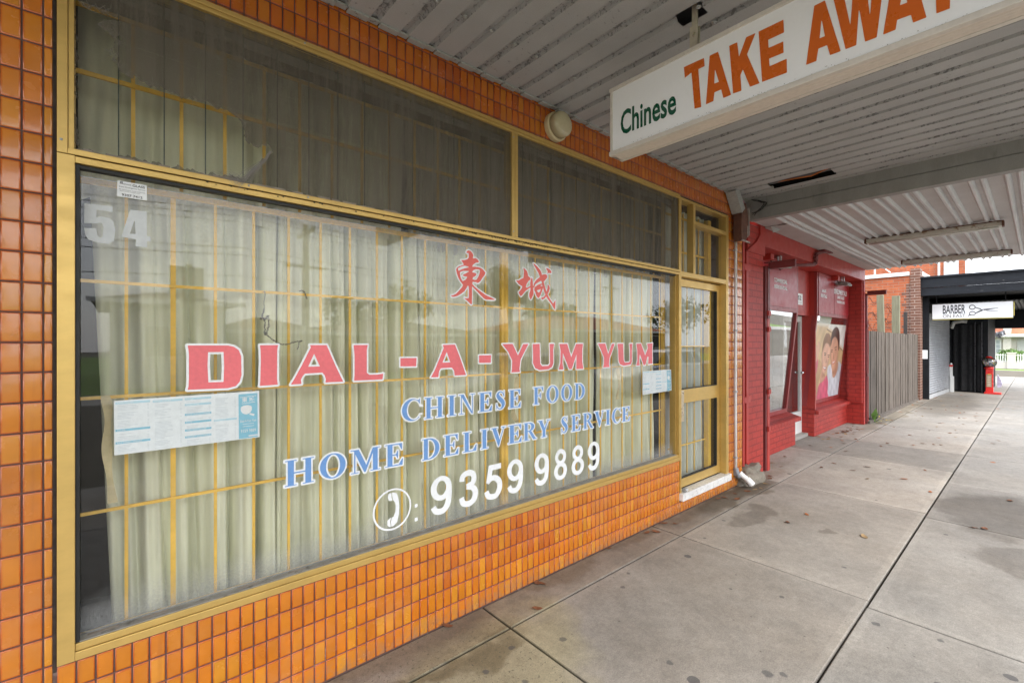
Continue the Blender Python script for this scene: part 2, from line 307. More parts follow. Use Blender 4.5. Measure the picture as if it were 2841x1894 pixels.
# ------------------------------------------------------------------ mesh builder
class MB:
    def __init__(s): s.v = []; s.f = []; s.m = []; s.c = {}; s.uv = []
    def face(s, pts, mi=0):
        i = len(s.v); s.v += [tuple(p) for p in pts]; s.f.append(tuple(range(i, i + len(pts)))); s.m.append(mi)
    def box(s, x0, x1, y0, y1, z0, z1, mi=0, bev=0):
        if x1 < x0: x0, x1 = x1, x0
        if y1 < y0: y0, y1 = y1, y0
        if z1 < z0: z0, z1 = z1, z0
        c = ((x0 + x1) / 2, (y0 + y1) / 2, (z0 + z1) / 2)
        s.obox(c, (x1 - x0, y1 - y0, z1 - z0), None, mi, bev); return s
    def obox(s, c, d, rot=None, mi=0, bev=0):
        hx, hy, hz = [a / 2 for a in d]
        if bev:
            b = min(bev, hx * .9, hy * .9, hz * .9)
            import bmesh
            bm = bmesh.new(); bmesh.ops.create_cube(bm, size=1.0)
            bmesh.ops.scale(bm, vec=d, verts=bm.verts)
            bmesh.ops.bevel(bm, geom=bm.edges[:], offset=b, segments=2, affect='EDGES', profile=.6)
            vs = [v.co.copy() for v in bm.verts]; fs = [[v.index for v in f.verts] for f in bm.faces]; bm.free()
        else:
            vs = [Vector((sx * hx, sy * hy, sz * hz)) for sx in (-1, 1) for sy in (-1, 1) for sz in (-1, 1)]
            fs = [(0, 1, 3, 2), (4, 6, 7, 5), (0, 4, 5, 1), (2, 3, 7, 6), (0, 2, 6, 4), (1, 5, 7, 3)]
        i = len(s.v); cc = Vector(c)
        for v in vs:
            if rot is not None: v = rot @ v
            s.v.append(tuple(v + cc))
        for f in fs: s.f.append(tuple(a + i for a in f)); s.m.append(mi)
        return s
    def prism(s, poly, fn, t0, t1, mi=0, caps=True):     # poly of 2-D points, fn(a, b, t) -> 3-D
        n = len(poly); i = len(s.v)
        s.v += [fn(a, b, t0) for a, b in poly] + [fn(a, b, t1) for a, b in poly]
        for k in range(n):
            j = (k + 1) % n; s.f.append((i + k, i + j, i + n + j, i + n + k)); s.m.append(mi)
        if caps:
            s.f.append(tuple(i + k for k in range(n - 1, -1, -1))); s.m.append(mi)
            s.f.append(tuple(i + n + k for k in range(n))); s.m.append(mi)
        return s
    def tube(s, pts, r, n=8, mi=0, cap=True):
        pts = [Vector(p) for p in pts]; rs = r if isinstance(r, (list, tuple)) else [r] * len(pts)
        i0 = len(s.v); up = Vector((0, 0, 1))
        for k, p in enumerate(pts):
            d = (pts[min(k + 1, len(pts) - 1)] - pts[max(k - 1, 0)])
            d = d.normalized() if d.length else Vector((0, 0, 1))
            a = d.cross(up);
            if a.length < .1: a = d.cross(Vector((1, 0, 0)))
            a.normalize(); b = d.cross(a).normalized()
            for q in range(n):
                t = 2 * math.pi * q / n; s.v.append(tuple(p + (a * math.cos(t) + b * math.sin(t)) * rs[k]))
        for k in range(len(pts) - 1):
            for q in range(n):
                s.f.append((i0 + k * n + q, i0 + k * n + (q + 1) % n, i0 + (k + 1) * n + (q + 1) % n, i0 + (k + 1) * n + q)); s.m.append(mi)
        if cap:
            s.f.append(tuple(i0 + q for q in range(n - 1, -1, -1))); s.m.append(mi)
            e = i0 + (len(pts) - 1) * n; s.f.append(tuple(e + q for q in range(n))); s.m.append(mi)
        return s
    def lathe(s, prof, c, axis='Z', n=24, mi=0):           # prof [(r, h)]
        i0 = len(s.v)
        for r, h in prof:
            for q in range(n):
                t = 2 * math.pi * q / n; a, b = r * math.cos(t), r * math.sin(t)
                p = (a, b, h) if axis == 'Z' else ((a, -h, b) if axis == 'Y' else (h, a, b))
                s.v.append((c[0] + p[0], c[1] + p[1], c[2] + p[2]))
        for k in range(len(prof) - 1):
            for q in range(n):
                s.f.append((i0 + k * n + q, i0 + k * n + (q + 1) % n, i0 + (k + 1) * n + (q + 1) % n, i0 + (k + 1) * n + q)); s.m.append(mi)
        s.f.append(tuple(i0 + q for q in range(n - 1, -1, -1))); s.m.append(mi)
        e = i0 + (len(prof) - 1) * n; s.f.append(tuple(e + q for q in range(n))); s.m.append(mi)
        return s
    def build(s, name, mats, parent=None, origin=None, smooth=False, colors=None, uvs=None, fixn=True):
        if not isinstance(mats, (list, tuple)): mats = [mats]
        base = Vector((0, 0, 0))
        if parent is not None:
            q = parent
            while q is not None: base = base + Vector(q.location); q = q.parent
        elif origin is not None: base = Vector(origin)
        me = bpy.data.meshes.new(name)
        me.from_pydata([tuple(Vector(v) - base) for v in s.v], [], s.f)
        for m in mats: me.materials.append(m)
        me.polygons.foreach_set('material_index', s.m)
        if smooth: me.polygons.foreach_set('use_smooth', [True] * len(s.f))
        if uvs is not None:
            ul = me.uv_layers.new(name='UVMap'); ul.data.foreach_set('uv', [a for p in uvs for a in p])
        if colors is not None:
            ca = me.color_attributes.new('tcol', 'FLOAT_COLOR', 'CORNER'); ca.data.foreach_set('color', [a for p in colors for a in p])
        me.update(calc_edges=True)
        if fixn:
            import bmesh
            bm = bmesh.new(); bm.from_mesh(me); bmesh.ops.recalc_face_normals(bm, faces=bm.faces[:]); bm.to_mesh(me); bm.free()
        o = bpy.data.objects.new(name, me); COL.objects.link(o)
        if parent is not None: o.parent = parent
        else: o.location = base
        return o
def tag(o, label, cat, group=None, kind=None):
    if label: o['label'] = label
    if cat: o['category'] = cat
    if group: o['group'] = group
    if kind: o['kind'] = kind
    return o
def thing(name, loc, label, cat, group=None):
    o = bpy.data.objects.new(name, None); o.empty_display_size = .2; COL.objects.link(o); o.location = loc
    return tag(o, label, cat, group)
def structure(o): o['kind'] = 'structure'; return o
def copy_tree(o, loc, label=None, group=None, rotz=None):
    c = o.copy(); COL.objects.link(c); c.location = loc
    if rotz is not None: c.rotation_euler = (0, 0, rotz)
    if label: c['label'] = label
    if group: c['group'] = group
    for ch in list(o.children):
        d = ch.copy(); COL.objects.link(d); d.parent = c
        for g in ch.children:
            e = g.copy(); COL.objects.link(e); e.parent = d
    return c

# ------------------------------------------------------------------ flat shapes from signed distance (letters, torn mesh)
def sd_poly(P, X, Y):
    P = np.asarray(P, float); n = len(P); d = np.full(X.shape, 1e9); inside = np.zeros(X.shape, bool)
    for i in range(n):
        a = P[i]; b = P[(i + 1) % n]; ex, ey = b - a; wx, wy = X - a[0], Y - a[1]
        l2 = ex * ex + ey * ey + 1e-18; t = np.clip((wx * ex + wy * ey) / l2, 0, 1)
        d = np.minimum(d, (wx - t * ex) ** 2 + (wy - t * ey) ** 2)
        c = (a[1] > Y) != (b[1] > Y)
        with np.errstate(divide='ignore', invalid='ignore'):
            xi = a[0] + (Y - a[1]) * ex / (ey if abs(ey) > 1e-12 else 1e-12)
        inside ^= c & (X < xi)
    d = np.sqrt(d); return np.where(inside, -d, d)
def shape_mesh(mb, adds, subs, off, cell, fn, mi=0, pad=None, jitter=None):
    pts = np.array([p for P in adds for p in P], float); pad = (off + 3 * cell) if pad is None else pad
    x0, y0 = pts.min(0) - pad; x1, y1 = pts.max(0) + pad
    nx, ny = max(3, int((x1 - x0) / cell) + 1), max(3, int((y1 - y0) / cell) + 1)
    xs = x0 + np.arange(nx) * cell; ys = y0 + np.arange(ny) * cell; X, Y = np.meshgrid(xs, ys)
    S = np.full(X.shape, 1e9)
    for P in adds: S = np.minimum(S, sd_poly(P, X, Y))
    for P in subs: S = np.maximum(S, -sd_poly(P, X, Y))
    if jitter is not None: S = S + jitter(X, Y)
    S = S - off; ins = S < 0
    for j in range(ny - 1):
        full = ins[j, :-1] & ins[j, 1:] & ins[j + 1, :-1] & ins[j + 1, 1:]
        anyc = (ins[j, :-1] | ins[j, 1:] | ins[j + 1, :-1] | ins[j + 1, 1:]) & ~full
        k = 0
        idx = np.flatnonzero(full)
        if len(idx):
            for run in np.split(idx, np.flatnonzero(np.diff(idx) > 1) + 1):
                a, b = run[0], run[-1] + 1
                mb.face([fn(xs[a], ys[j]), fn(xs[b], ys[j]), fn(xs[b], ys[j + 1]), fn(xs[a], ys[j + 1])], mi)
        for i in np.flatnonzero(anyc):
            c = [(xs[i], ys[j], S[j, i]), (xs[i + 1], ys[j], S[j, i + 1]), (xs[i + 1], ys[j + 1], S[j + 1, i + 1]), (xs[i], ys[j + 1], S[j + 1, i])]
            out = []
            for q in range(4):
                a, b = c[q], c[(q + 1) % 4]
                if a[2] < 0: out.append((a[0], a[1]))
                if (a[2] < 0) != (b[2] < 0):
                    t = a[2] / (a[2] - b[2]); out.append((a[0] + t * (b[0] - a[0]), a[1] + t * (b[1] - a[1])))
            if len(out) >= 3: mb.face([fn(*q) for q in out], mi)
def ell(cx, cy, rx, ry, n=40, a0=0, a1=360):
    return [(cx + rx * math.cos(R(a0 + (a1 - a0) * k / n)), cy + ry * math.sin(R(a0 + (a1 - a0) * k / n))) for k in range(n + (0 if a1 - a0 == 360 else 1))]
def rc(x0, y0, x1, y1): return [(x0, y0), (x1, y0), (x1, y1), (x0, y1)]
def smooth_path(P, n=8):
    out = []
    for i in range(len(P) - 1):
        p0 = P[max(i - 1, 0)]; p1 = P[i]; p2 = P[i + 1]; p3 = P[min(i + 2, len(P) - 1)]
        for k in range(n):
            t = k / n
            out.append(tuple(.5 * ((2 * p1[a]) + (-p0[a] + p2[a]) * t + (2 * p0[a] - 5 * p1[a] + 4 * p2[a] - p3[a]) * t * t + (-p0[a] + 3 * p1[a] - 3 * p2[a] + p3[a]) * t ** 3) for a in range(len(p1))))
    out.append(tuple(P[-1])); return out
def stroke(P):                                             # P: (x, y, width) -> butt-ended outline
    Q = smooth_path(P); l = []; r = []
    for i, q in enumerate(Q):
        a = Q[max(i - 1, 0)]; b = Q[min(i + 1, len(Q) - 1)]; dx, dy = b[0] - a[0], b[1] - a[1]; n = math.hypot(dx, dy) or 1
        nx, ny = -dy / n * q[2] / 2, dx / n * q[2] / 2
        l.append((q[0] + nx, q[1] + ny)); r.append((q[0] - nx, q[1] - ny))
    return l + r[::-1]
def serif(ch):
    s, t = .05, .065
    S = lambda x0, x1, y: rc(x0, y, x1, y + s)
    if ch == 'H': return .98, [rc(.10, 0, .31, 1), rc(.67, 0, .88, 1), rc(.2, .46, .8, .46 + t), S(.01, .40, 0), S(.01, .40, 1 - s), S(.58, .97, 0), S(.58, .97, 1 - s)], []
    if ch == 'I': return .44, [rc(.115, 0, .325, 1), S(.02, .42, 0), S(.02, .42, 1 - s)], []
    if ch == 'O': return .92, [ell(.46, .5, .45, .515)], [ell(.46, .5, .235, .455)]
    if ch == 'C': return .82, [ell(.46, .5, .45, .515), rc(.755, .66, .80, 1.0), rc(.66, .9, .78, .95)], [ell(.53, .5, .30, .455), rc(.62, .26, 1.1, .66), [(.8, .66), (1.1, .66), (1.1, 1.1), (.81, 1.1)], [(.62, .26), (1.1, -.1), (1.1, .3)]]
    if ch == 'D': return .90, [rc(.10, 0, .31, 1), S(.01, .4, 0), S(.01, .4, 1 - s), ell(.36, .5, .53, .5, 30, -90, 90), rc(.2, 0, .37, 1)], [ell(.34, .5, .32, .5 - t, 30, -90, 90) + [(.31, 1 - t), (.31, t)]]
    if ch in 'EF':
        a = [rc(.10, 0, .31, 1), S(.01, .4, 0), S(.01, .4, 1 - s), rc(.2, 1 - t, .70, 1), [(.70, 1), (.70, .70), (.665, .70), (.55, .95)], rc(.3, .47, .50, .47 + t), [(.44, .53), (.50, .68), (.535, .68), (.535, .33), (.50, .33), (.44, .48)]]
        if ch == 'E': a += [rc(.2, 0, .72, t), [(.55, .04), (.70, .30), (.74, .30), (.72, 0)]]; return .76, a, []
        return .72, a, []
    if ch == 'L': return .74, [rc(.10, 0, .31, 1), S(.01, .42, 1 - s), S(.01, .4, 0), rc(.2, 0, .69, t), [(.50, .04), (.665, .32), (.71, .32), (.69, 0)]], []
    if ch == 'N': return .98, [rc(.13, 0, .19, 1), rc(.78, 0, .84, 1), [(.05, 1), (.30, 1), (.84, .02), (.84, -.02), (.76, -.02), (.13, .93)], S(.02, .30, 0), rc(.0, 1 - s, .28, 1), S(.68, .96, 1 - s)], []
    if ch == 'M': return 1.22, [rc(.14, 0, .20, 1), rc(.88, 0, 1.09, 1), [(.06, 1), (.33, 1), (.66, .22), (.60, -.01), (.54, -.01), (.14, .92)], [(.54, -.01), (.60, -.01), (.98, 1), (.88, 1), (.57, .18)], S(.02, .32, 0), rc(.0, 1 - s, .3, 1), S(.78, 1.19, 0), S(.9, 1.19, 1 - s)], []
    if ch == 'V': return .94, [[(.08, 1), (.32, 1), (.57, .28), (.50, -.01), (.45, -.01)], [(.45, -.01), (.50, -.01), (.83, 1), (.76, 1), (.50, .2)], S(.0, .42, 1 - s), S(.66, .93, 1 - s)], []
    if ch == 'Y': return .92, [[(.07, 1), (.31, 1), (.52, .52), (.54, .4), (.36, .4)], [(.50, .40), (.56, .44), (.82, 1), (.75, 1), (.47, .5)], rc(.35, 0, .56, .45), S(.0, .41, 1 - s), S(.64, .91, 1 - s), S(.26, .66, 0)], []
    if ch == 'R': return .93, [rc(.10, 0, .31, 1), S(.01, .42, 0), S(.01, .4, 1 - s), ell(.38, .74, .38, .26, 24, -90, 90), rc(.2, .48, .39, 1), [(.36, .5), (.56, .5), (.86, .05), (.93, .05), (.93, 0), (.68, 0)]], [ell(.36, .74, .18, .195, 24, -90, 90) + [(.31, .935), (.31, .545)]]
    if ch == 'S': return .62, [stroke([(.51, .72, .05), (.45, .88, .06), (.31, .955, .075), (.17, .89, .12), (.145, .75, .20), (.27, .58, .24), (.42, .43, .24), (.475, .27, .20), (.41, .11, .12), (.27, .045, .075), (.13, .12, .06), (.07, .30, .05)]), rc(.50, .67, .545, 1.0), rc(.04, .0, .085, .34)], []
def digit(ch):
    if ch == '9': return [ell(.31, .685, .31, .325), stroke([(.535, .66, .17), (.535, .45, .17), (.50, .24, .17), (.40, .105, .165), (.27, .075, .16), (.14, .12, .155), (.075, .235, .15)])], [ell(.31, .69, .14, .19)]
    if ch == '8': return [ell(.31, .75, .265, .26), ell(.31, .285, .31, .295)], [ell(.31, .745, .115, .125), ell(.31, .285, .14, .155)]
    if ch == '3': return [stroke([(.085, .72, .16), (.12, .86, .16), (.28, .925, .16), (.44, .88, .165), (.49, .745, .17), (.43, .61, .16), (.24, .555, .14)]), stroke([(.24, .545, .14), (.42, .51, .16), (.53, .38, .18), (.51, .19, .18), (.39, .085, .165), (.25, .075, .16), (.12, .135, .16), (.075, .28, .155)])], []
    if ch == '5': return [[(.15, 1), (.59, 1), (.59, .84), (.285, .84), (.25, .62), (.2, .50), (.06, .50)], stroke([(.10, .50, .13), (.22, .60, .15), (.38, .60, .16), (.52, .47, .18), (.53, .26, .18), (.42, .10, .165), (.27, .075, .16), (.13, .13, .16), (.07, .27, .155)])], []
def fit(polys, W, x0, x1, z0, z1): return [[(x0 + px / W * (x1 - x0), z0 + py * (z1 - z0)) for px, py in P] for P in polys]

def text_mb(mb, txt, fn, w, h, mi=0, bold=0.0, cond=None, align='C', body=None):
    """built-in face, laid into a w x h box centred at (0,0); fn(a, b) -> 3-D"""
    cu = bpy.data.curves.new('t', 'FONT'); cu.body = txt; cu.size = 1; cu.offset = bold; cu.resolution_u = 3; cu.align_x = 'CENTER'; cu.space_line = 1.35
    ob = bpy.data.objects.new('t', cu); COL.objects.link(ob)
    dg = bpy.context.evaluated_depsgraph_get(); dg.update()
    me = bpy.data.meshes.new_from_object(ob.evaluated_get(dg))
    if len(me.vertices):
        vs = [(v.co.x, v.co.y) for v in me.vertices]; xs = [a for a, b in vs]; ys = [b for a, b in vs]
        cx, cy = (min(xs) + max(xs)) / 2, (min(ys) + max(ys)) / 2; kx = w / (max(xs) - min(xs)); ky = h / (max(ys) - min(ys))
        i = len(mb.v); mb.v += [tuple(fn((a - cx) * kx, (b - cy) * ky)) for a, b in vs]
        for p in me.polygons: mb.f.append(tuple(i + k for k in p.vertices)); mb.m.append(mi)
    bpy.data.objects.remove(ob); bpy.data.meshes.remove(me)

# ================================================================== GROUND
def ground():
    b = MB(); b.face([(-80, -90, -.02), (140, -90, -.02), (140, 90, -.02), (-80, 90, -.02)])
    g = b.build('ground', M('bare_ground', (.10, .085, .06), .95, var=.3, vs=1), fixn=False); structure(g)
    # pavement slabs: each cast slab is its own block with tooled edges, joints between are real gaps
    m = bpy.data.materials.new('pavement_concrete'); n = nodes(m); p = pos(n)
    at = add(n, 'ShaderNodeAttribute', attribute_name='tcol')
    c = scalec(n, at.outputs['Color'], mrange(n, noise(n, p, 1.6, 8, .62), .30, .70, .80, 1.14))
    c = scalec(n, c, mrange(n, noise(n, p, 11, 6, .7), .3, .7, .84, 1.10))
    c = scalec(n, c, mrange(n, noise(n, p, 160, 3), .3, .7, .80, 1.16)); c = scalec(n, c, mrange(n, noise(n, p, 38, 4, .75), .3, .7, .86, 1.10))
    warm = mrange(n, noise(n, p, .9, 4), .4, .65, 0, .5); c = mixc(n, warm, c, mixc(n, 1.0, c, (1.04, .985, .92), 'MULTIPLY'))
    sx = add(n, 'ShaderNodeSeparateXYZ'); n.links.new(p, sx.inputs[0])
    wn = add(n, 'ShaderNodeTexNoise'); wn.inputs['Scale'].default_value = 2.4; wn.inputs['Detail'].default_value = 6; n.links.new(p, wn.inputs['Vector'])
    wx = add(n, 'ShaderNodeSeparateColor'); n.links.new(wn.outputs['Color'], wx.inputs[0])
    X = math_(n, 'ADD', sx.outputs[0], mrange(n, wx.outputs[0], 0, 1, -.42, .42)); Y = math_(n, 'ADD', sx.outputs[1], mrange(n, wx.outputs[1], 0, 1, -.30, .30))
    def stain(c, x, y, rx, ry, col, k, soft=.35):
        a = math_(n, 'POWER', math_(n, 'DIVIDE', math_(n, 'SUBTRACT', X, x), rx), 2.0); bb = math_(n, 'POWER', math_(n, 'DIVIDE', math_(n, 'SUBTRACT', Y, y), ry), 2.0)
        f = mrange(n, math_(n, 'ADD', a, bb), 1 - soft, 1 + soft, k, 0, True)
        return mixc(n, f, c, mixc(n, 1.0, c, col, 'MULTIPLY'))
    wet = (.62, .60, .58)
    c = stain(c, 4.35, -.50, .38, .15, wet, .85); c = stain(c, 6.1, -1.95, .75, .42, wet, .95); c = stain(c, 4.95, -2.15, .32, .25, wet, .9)
    c = stain(c, 4.6, -1.07, .10, .06, wet, .8); c = stain(c, 2.4, -.02, 4.2, .10, (.66, .60, .52), .75, .9); c = stain(c, 4.9, -.13, .75, .16, (.52, .48, .42), .9)
    c = stain(c, 1.45, -.45, .55, .35, (1.05, 1.02, .74), .8, .6); c = stain(c, 1.1, -.30, .6, .06, (.5, .46, .4), .8, .8)
    c = stain(c, 16.0, -.7, 2.8, .5, (.60, .58, .55), .9, .6); c = stain(c, 13, -.15, 3, .16, (.65, .6, .5), .8, .6)
    c = stain(c, 2.4, -1.0, .5, .3, (.86, .85, .84), .6, .8); c = stain(c, 8.2, -1.2, .9, .3, (.84, .84, .84), .7, .6)
    vo = add(n, 'ShaderNodeTexVoronoi'); vo.inputs['Scale'].default_value = 3.4; n.links.new(p, vo.inputs['Vector'])   # trodden-in gum
    vc = add(n, 'ShaderNodeSeparateColor'); n.links.new(vo.outputs['Color'], vc.inputs[0])
    rad = mrange(n, vc.outputs[0], .35, 1, .0, .105)
    dd = math_(n, 'ADD', vo.outputs['Distance'], mrange(n, noise(n, p, 60, 2), 0, 1, -.012, .012))
    gum = math_(n, 'LESS_THAN', dd, rad)
    c = mixc(n, math_(n, 'MULTIPLY', gum, .72), c, (.055, .055, .06))
    band_ = mrange(n, sx.outputs[1], -.30, -.05, 0, 1)
    blt = mrange(n, noise(n, p, 7, 9, .7), .50, .60, 0, .55)
    c = mixc(n, math_(n, 'MULTIPLY', math_(n, 'MULTIPLY', band_, blt), mrange(n, sx.outputs[0], 5.8, 6.1, 1, 0)), c, (.12, .105, .085))
    c = mixc(n, mrange(n, noise(n, p, 2.3, 9, .72), .60, .72, 0, .30), c, (.16, .145, .13))
    c = mixc(n, mrange(n, noise(n, p, 3.7, 9, .75), .62, .70, 0, .22), c, (.52, .50, .46))
    wob = mrange(n, noise(n, p, 45, 3), 0, 1, -.014, .014)
    for gx, gy, gr in ((1.56, -.40, .022), (1.81, -.53, .026), (2.08, -1.0, .024), (2.37, -1.35, .034), (2.42, -1.40, .022), (2.67, -.35, .019), (2.49, -.43, .021), (3.25, -1.60, .028), (4.48, -.755, .024), (3.62, -.42, .018), (2.0, -1.25, .018), (3.9, -1.3, .02), (2.9, -1.9, .025), (3.33, -1.86, .02), (4.1, -.36, .022), (1.45, -.62, .02), (1.35, -.45, .022), (3.0, -.9, .014), (3.15, -1.15, .02)):
        vd = add(n, 'ShaderNodeVectorMath', operation='DISTANCE'); n.links.new(p, vd.inputs[0]); vd.inputs[1].default_value = (gx, gy, 0)
        c = mixc(n, mrange(n, math_(n, 'ADD', vd.outputs['Value'], wob), gr * .72 - .003, gr * .72 + .003, .66, 0), c, (.065, .065, .068))
    v2 = add(n, 'ShaderNodeTexVoronoi'); v2.inputs['Scale'].default_value = 19; n.links.new(p, v2.inputs['Vector'])
    v2c = add(n, 'ShaderNodeSeparateColor'); n.links.new(v2.outputs['Color'], v2c.inputs[0])
    sp2 = math_(n, 'LESS_THAN', v2.outputs['Distance'], mrange(n, v2c.outputs[1], .62, 1, 0, .13))
    c = mixc(n, math_(n, 'MULTIPLY', sp2, .6), c, (.07, .06, .05))
    fl = mrange(n, noise(n, p, 95, 5, .8), .70, .73, 0, .65)
    zone = stainzone = mrange(n, math_(n, 'SUBTRACT', math_(n, 'ADD', sx.outputs[0], math_(n, 'MULTIPLY', sx.outputs[1], -.1)), 1.62), -.05, 0, 1, .10)
    c = mixc(n, math_(n, 'MULTIPLY', fl, zone), c, (.06, .055, .045))
    fl2 = mrange(n, noise(n, p, 60, 3, .6), .60, .66, 0, .8)
    c = mixc(n, math_(n, 'MULTIPLY', fl2, mrange(n, sx.outputs[0], 1.60, 1.66, 1, 0)), c, (.09, .085, .06))
    cw = add(n, 'ShaderNodeTexWave'); cw.inputs['Scale'].default_value = 1.1
    h = math_(n, 'ADD', noise(n, p, 120, 6, .7), math_(n, 'MULTIPLY', noise(n, p, 6, 4), .6))
    bsdf(n, c, mrange(n, noise(n, p, 3, 5), .3, .7, .62, .85), 0, bump(n, h, .42, .003), .35)
    b = MB(); cols = []
    rnd = random.Random(4)
    def slab(x0, x1, y0, y1, col, dz=0.):
        g = .005; x0 += g; x1 -= g; y0 += g; y1 -= g; e = .045; z = dz
        j = lambda: rnd.uniform(-.003, .003)
        o = [(x0 + j(), y0 + j()), (x1 + j(), y0 + j()), (x1 + j(), y1 + j()), (x0 + j(), y1 + j())]
        r_ = .006
        inn = [(x0 + e, y0 + e), (x1 - e, y0 + e), (x1 - e, y1 - e), (x0 + e, y1 - e)]
        mid = [(x0 + r_, y0 + r_), (x1 - r_, y0 + r_), (x1 - r_, y1 - r_), (x0 + r_, y1 - r_)]
        bot = [(a, c_, -.03) for a, c_ in o]; top0 = [(a, c_, z - .006) for a, c_ in o]; top1 = [(a, c_, z) for a, c_ in mid]; top2 = [(a, c_, z + .0004) for a, c_ in inn]
        lip = tuple(min(1, v * 1.10) for v in col[:3]) + (1,); cc = tuple(col[:3]) + (1,); dk = tuple(v * .45 for v in col[:3]) + (1,)
        for k in range(4):
            q = (k + 1) % 4
            b.face([bot[k], bot[q], top0[q], top0[k]]); cols.extend([dk] * 4)
            b.face([top0[k], top0[q], top1[q], top1[k]]); cols.extend([dk, dk, lip, lip])
            b.face([top1[k], top1[q], top2[q], top2[k]]); cols.extend([lip] * 4)
        b.face(top2); cols.extend([cc] * 4)
    base = (.308, .283, .250)
    def tone(k, t=(1, 1, 1)): return tuple(base[i] * k * t[i] for i in range(3))
    xs1 = [-14, -9.5, -6, -3.6, -1.9, -.2, 1.665, 3.51, 5.70, 7.75, 9.05, 11.1, 13.4, 15.1, 17.0, 19.1, 21.2, 23.2, 25.5, 28.0, 30.4]
    t1 = {1.665: .90, 3.51: 1.03, 5.70: 1.25, 7.75: .90, 9.05: 1.10, 11.1: 1.02, 13.4: .95, 15.1: .80, 17.0: .95, 19.1: 1.12, -.2: .93}
    for i in range(len(xs1) - 1):
        a, c_ = xs1[i], xs1[i + 1]; k = t1.get(a, rnd.uniform(.9, 1.08))
        slab(a, c_, -1.52, -.27, tone(k, (1.0, 1.0, 1.0)), rnd.uniform(-.0015, .0015))
    for i in range(len(xs1) - 1):
        a, c_ = xs1[i], xs1[i + 1]
        y1 = .5 if a > 5.6 and a < 10.9 else (.3 if a > 10.9 else -.001)
        if a < 5.6: slab(a, c_, -.27, -.004, tone(rnd.uniform(.74, .84), (1.03, 1, .96)), -.001)
        else: slab(a, c_, -.27, y1, tone({5.70: 1.26, 7.75: .90, 9.05: 1.14}.get(a, rnd.uniform(.85, 1.05))), -.001)
    xs2 = [-14, -10, -7, -4.4, -2.4, -.4, 1.3, 3.42, 5.57, 7.12, 9.0, 11.2, 13.2, 15.5, 17.6, 19.8, 22, 24.4, 27, 30.4]
    for i in range(len(xs2) - 1):
        a, c_ = xs2[i], xs2[i + 1]
        slab(a, c_, -3.0, -1.52, tone({3.42: 1.02, 1.3: .95, 5.57: .84, 7.12: 1.0, 9.0: .96}.get(a, rnd.uniform(.9, 1.05)), (.97, 1, 1.03)), rnd.uniform(-.001, .001))
        slab(a, c_, -4.35, -3.0, tone(rnd.uniform(.9, 1.05)), 0)
    o = b.build('pavement', m, colors=cols, fixn=False); structure(o)
    b = MB(); b.box(-14, 30.4, -4.5, -4.352, -.14, .0, bev=.012); b.box(30.4, 30.55, -4.5, 12, -.14, 0, bev=.012); o = b.build('kerb', CONCD); structure(o)
    b = MB(); b.face([(30.4, -4.35, -.002), (30.0, -4.35, -.002), (30.0, 12, -.002), (30.4, 12, -.002)][::-1])
    # roads
    zr = -.13
    b = MB(); b.face([(-60, -13.2, zr), (60, -13.2, zr), (60, -4.49, zr), (-60, -4.49, zr)]); b.face([(30.54, -4.49, zr), (37.2, -4.49, zr), (37.2, 60, zr), (30.54, 60, zr)])
    structure(b.build('road', ASPH, fixn=False))
    b = MB(); z = zr + .004
    for k in range(12):
        x = -9.2 + k * 2.9
        b.face([(x, -7.05, z), (x + .1, -7.05, z), (x + .95, -4.9, z), (x + .85, -4.9, z)])
    b.face([(-14, -7.15, z), (22, -7.15, z), (22, -7.05, z), (-14, -7.05, z)])
    for k in range(8): b.face([(-14 + k * 6, -9.3, z), (-11 + k * 6, -9.3, z), (-11 + k * 6, -9.2, z), (-14 + k * 6, -9.2, z)])
    structure(b.build('road_marking', LINE, fixn=False))
    b = MB(); b.box(-60, 30, -13.35, -13.2, -.14, .0); b.box(37.2, 37.32, -4.4, 60, -.14, .0); structure(b.build('far_kerb', CONCD))
    b = MB(); b.face([(-60, -16, .0), (60, -16, .0), (60, -13.35, .0), (-60, -13.35, .0)]); structure(b.build('far_path', CONCD, fixn=False))
    GR = M('short_green_grass', (.15, .24, .04), .9, var=.3, vs=2, fine=60, fvar=.35, bstr=1, bs=80)
    b = MB(); b.face([(37.32, -8, .0), (38.9, -8, .0), (38.9, 30, .0), (37.32, 30, .0)]); b.face([(-60, -60, .0), (60, -60, .0), (60, -16.01, .0), (-60, -16.01, .0)]); b.face([(40.3, -8, .0), (70, -8, .0), (70, 30, .0), (40.3, 30, .0)])
    o = b.build('grass', GR, fixn=False); o['kind'] = 'stuff'; o['label'] = 'short green grass on the verge beyond the side street'; o['category'] = 'grass'
ground()

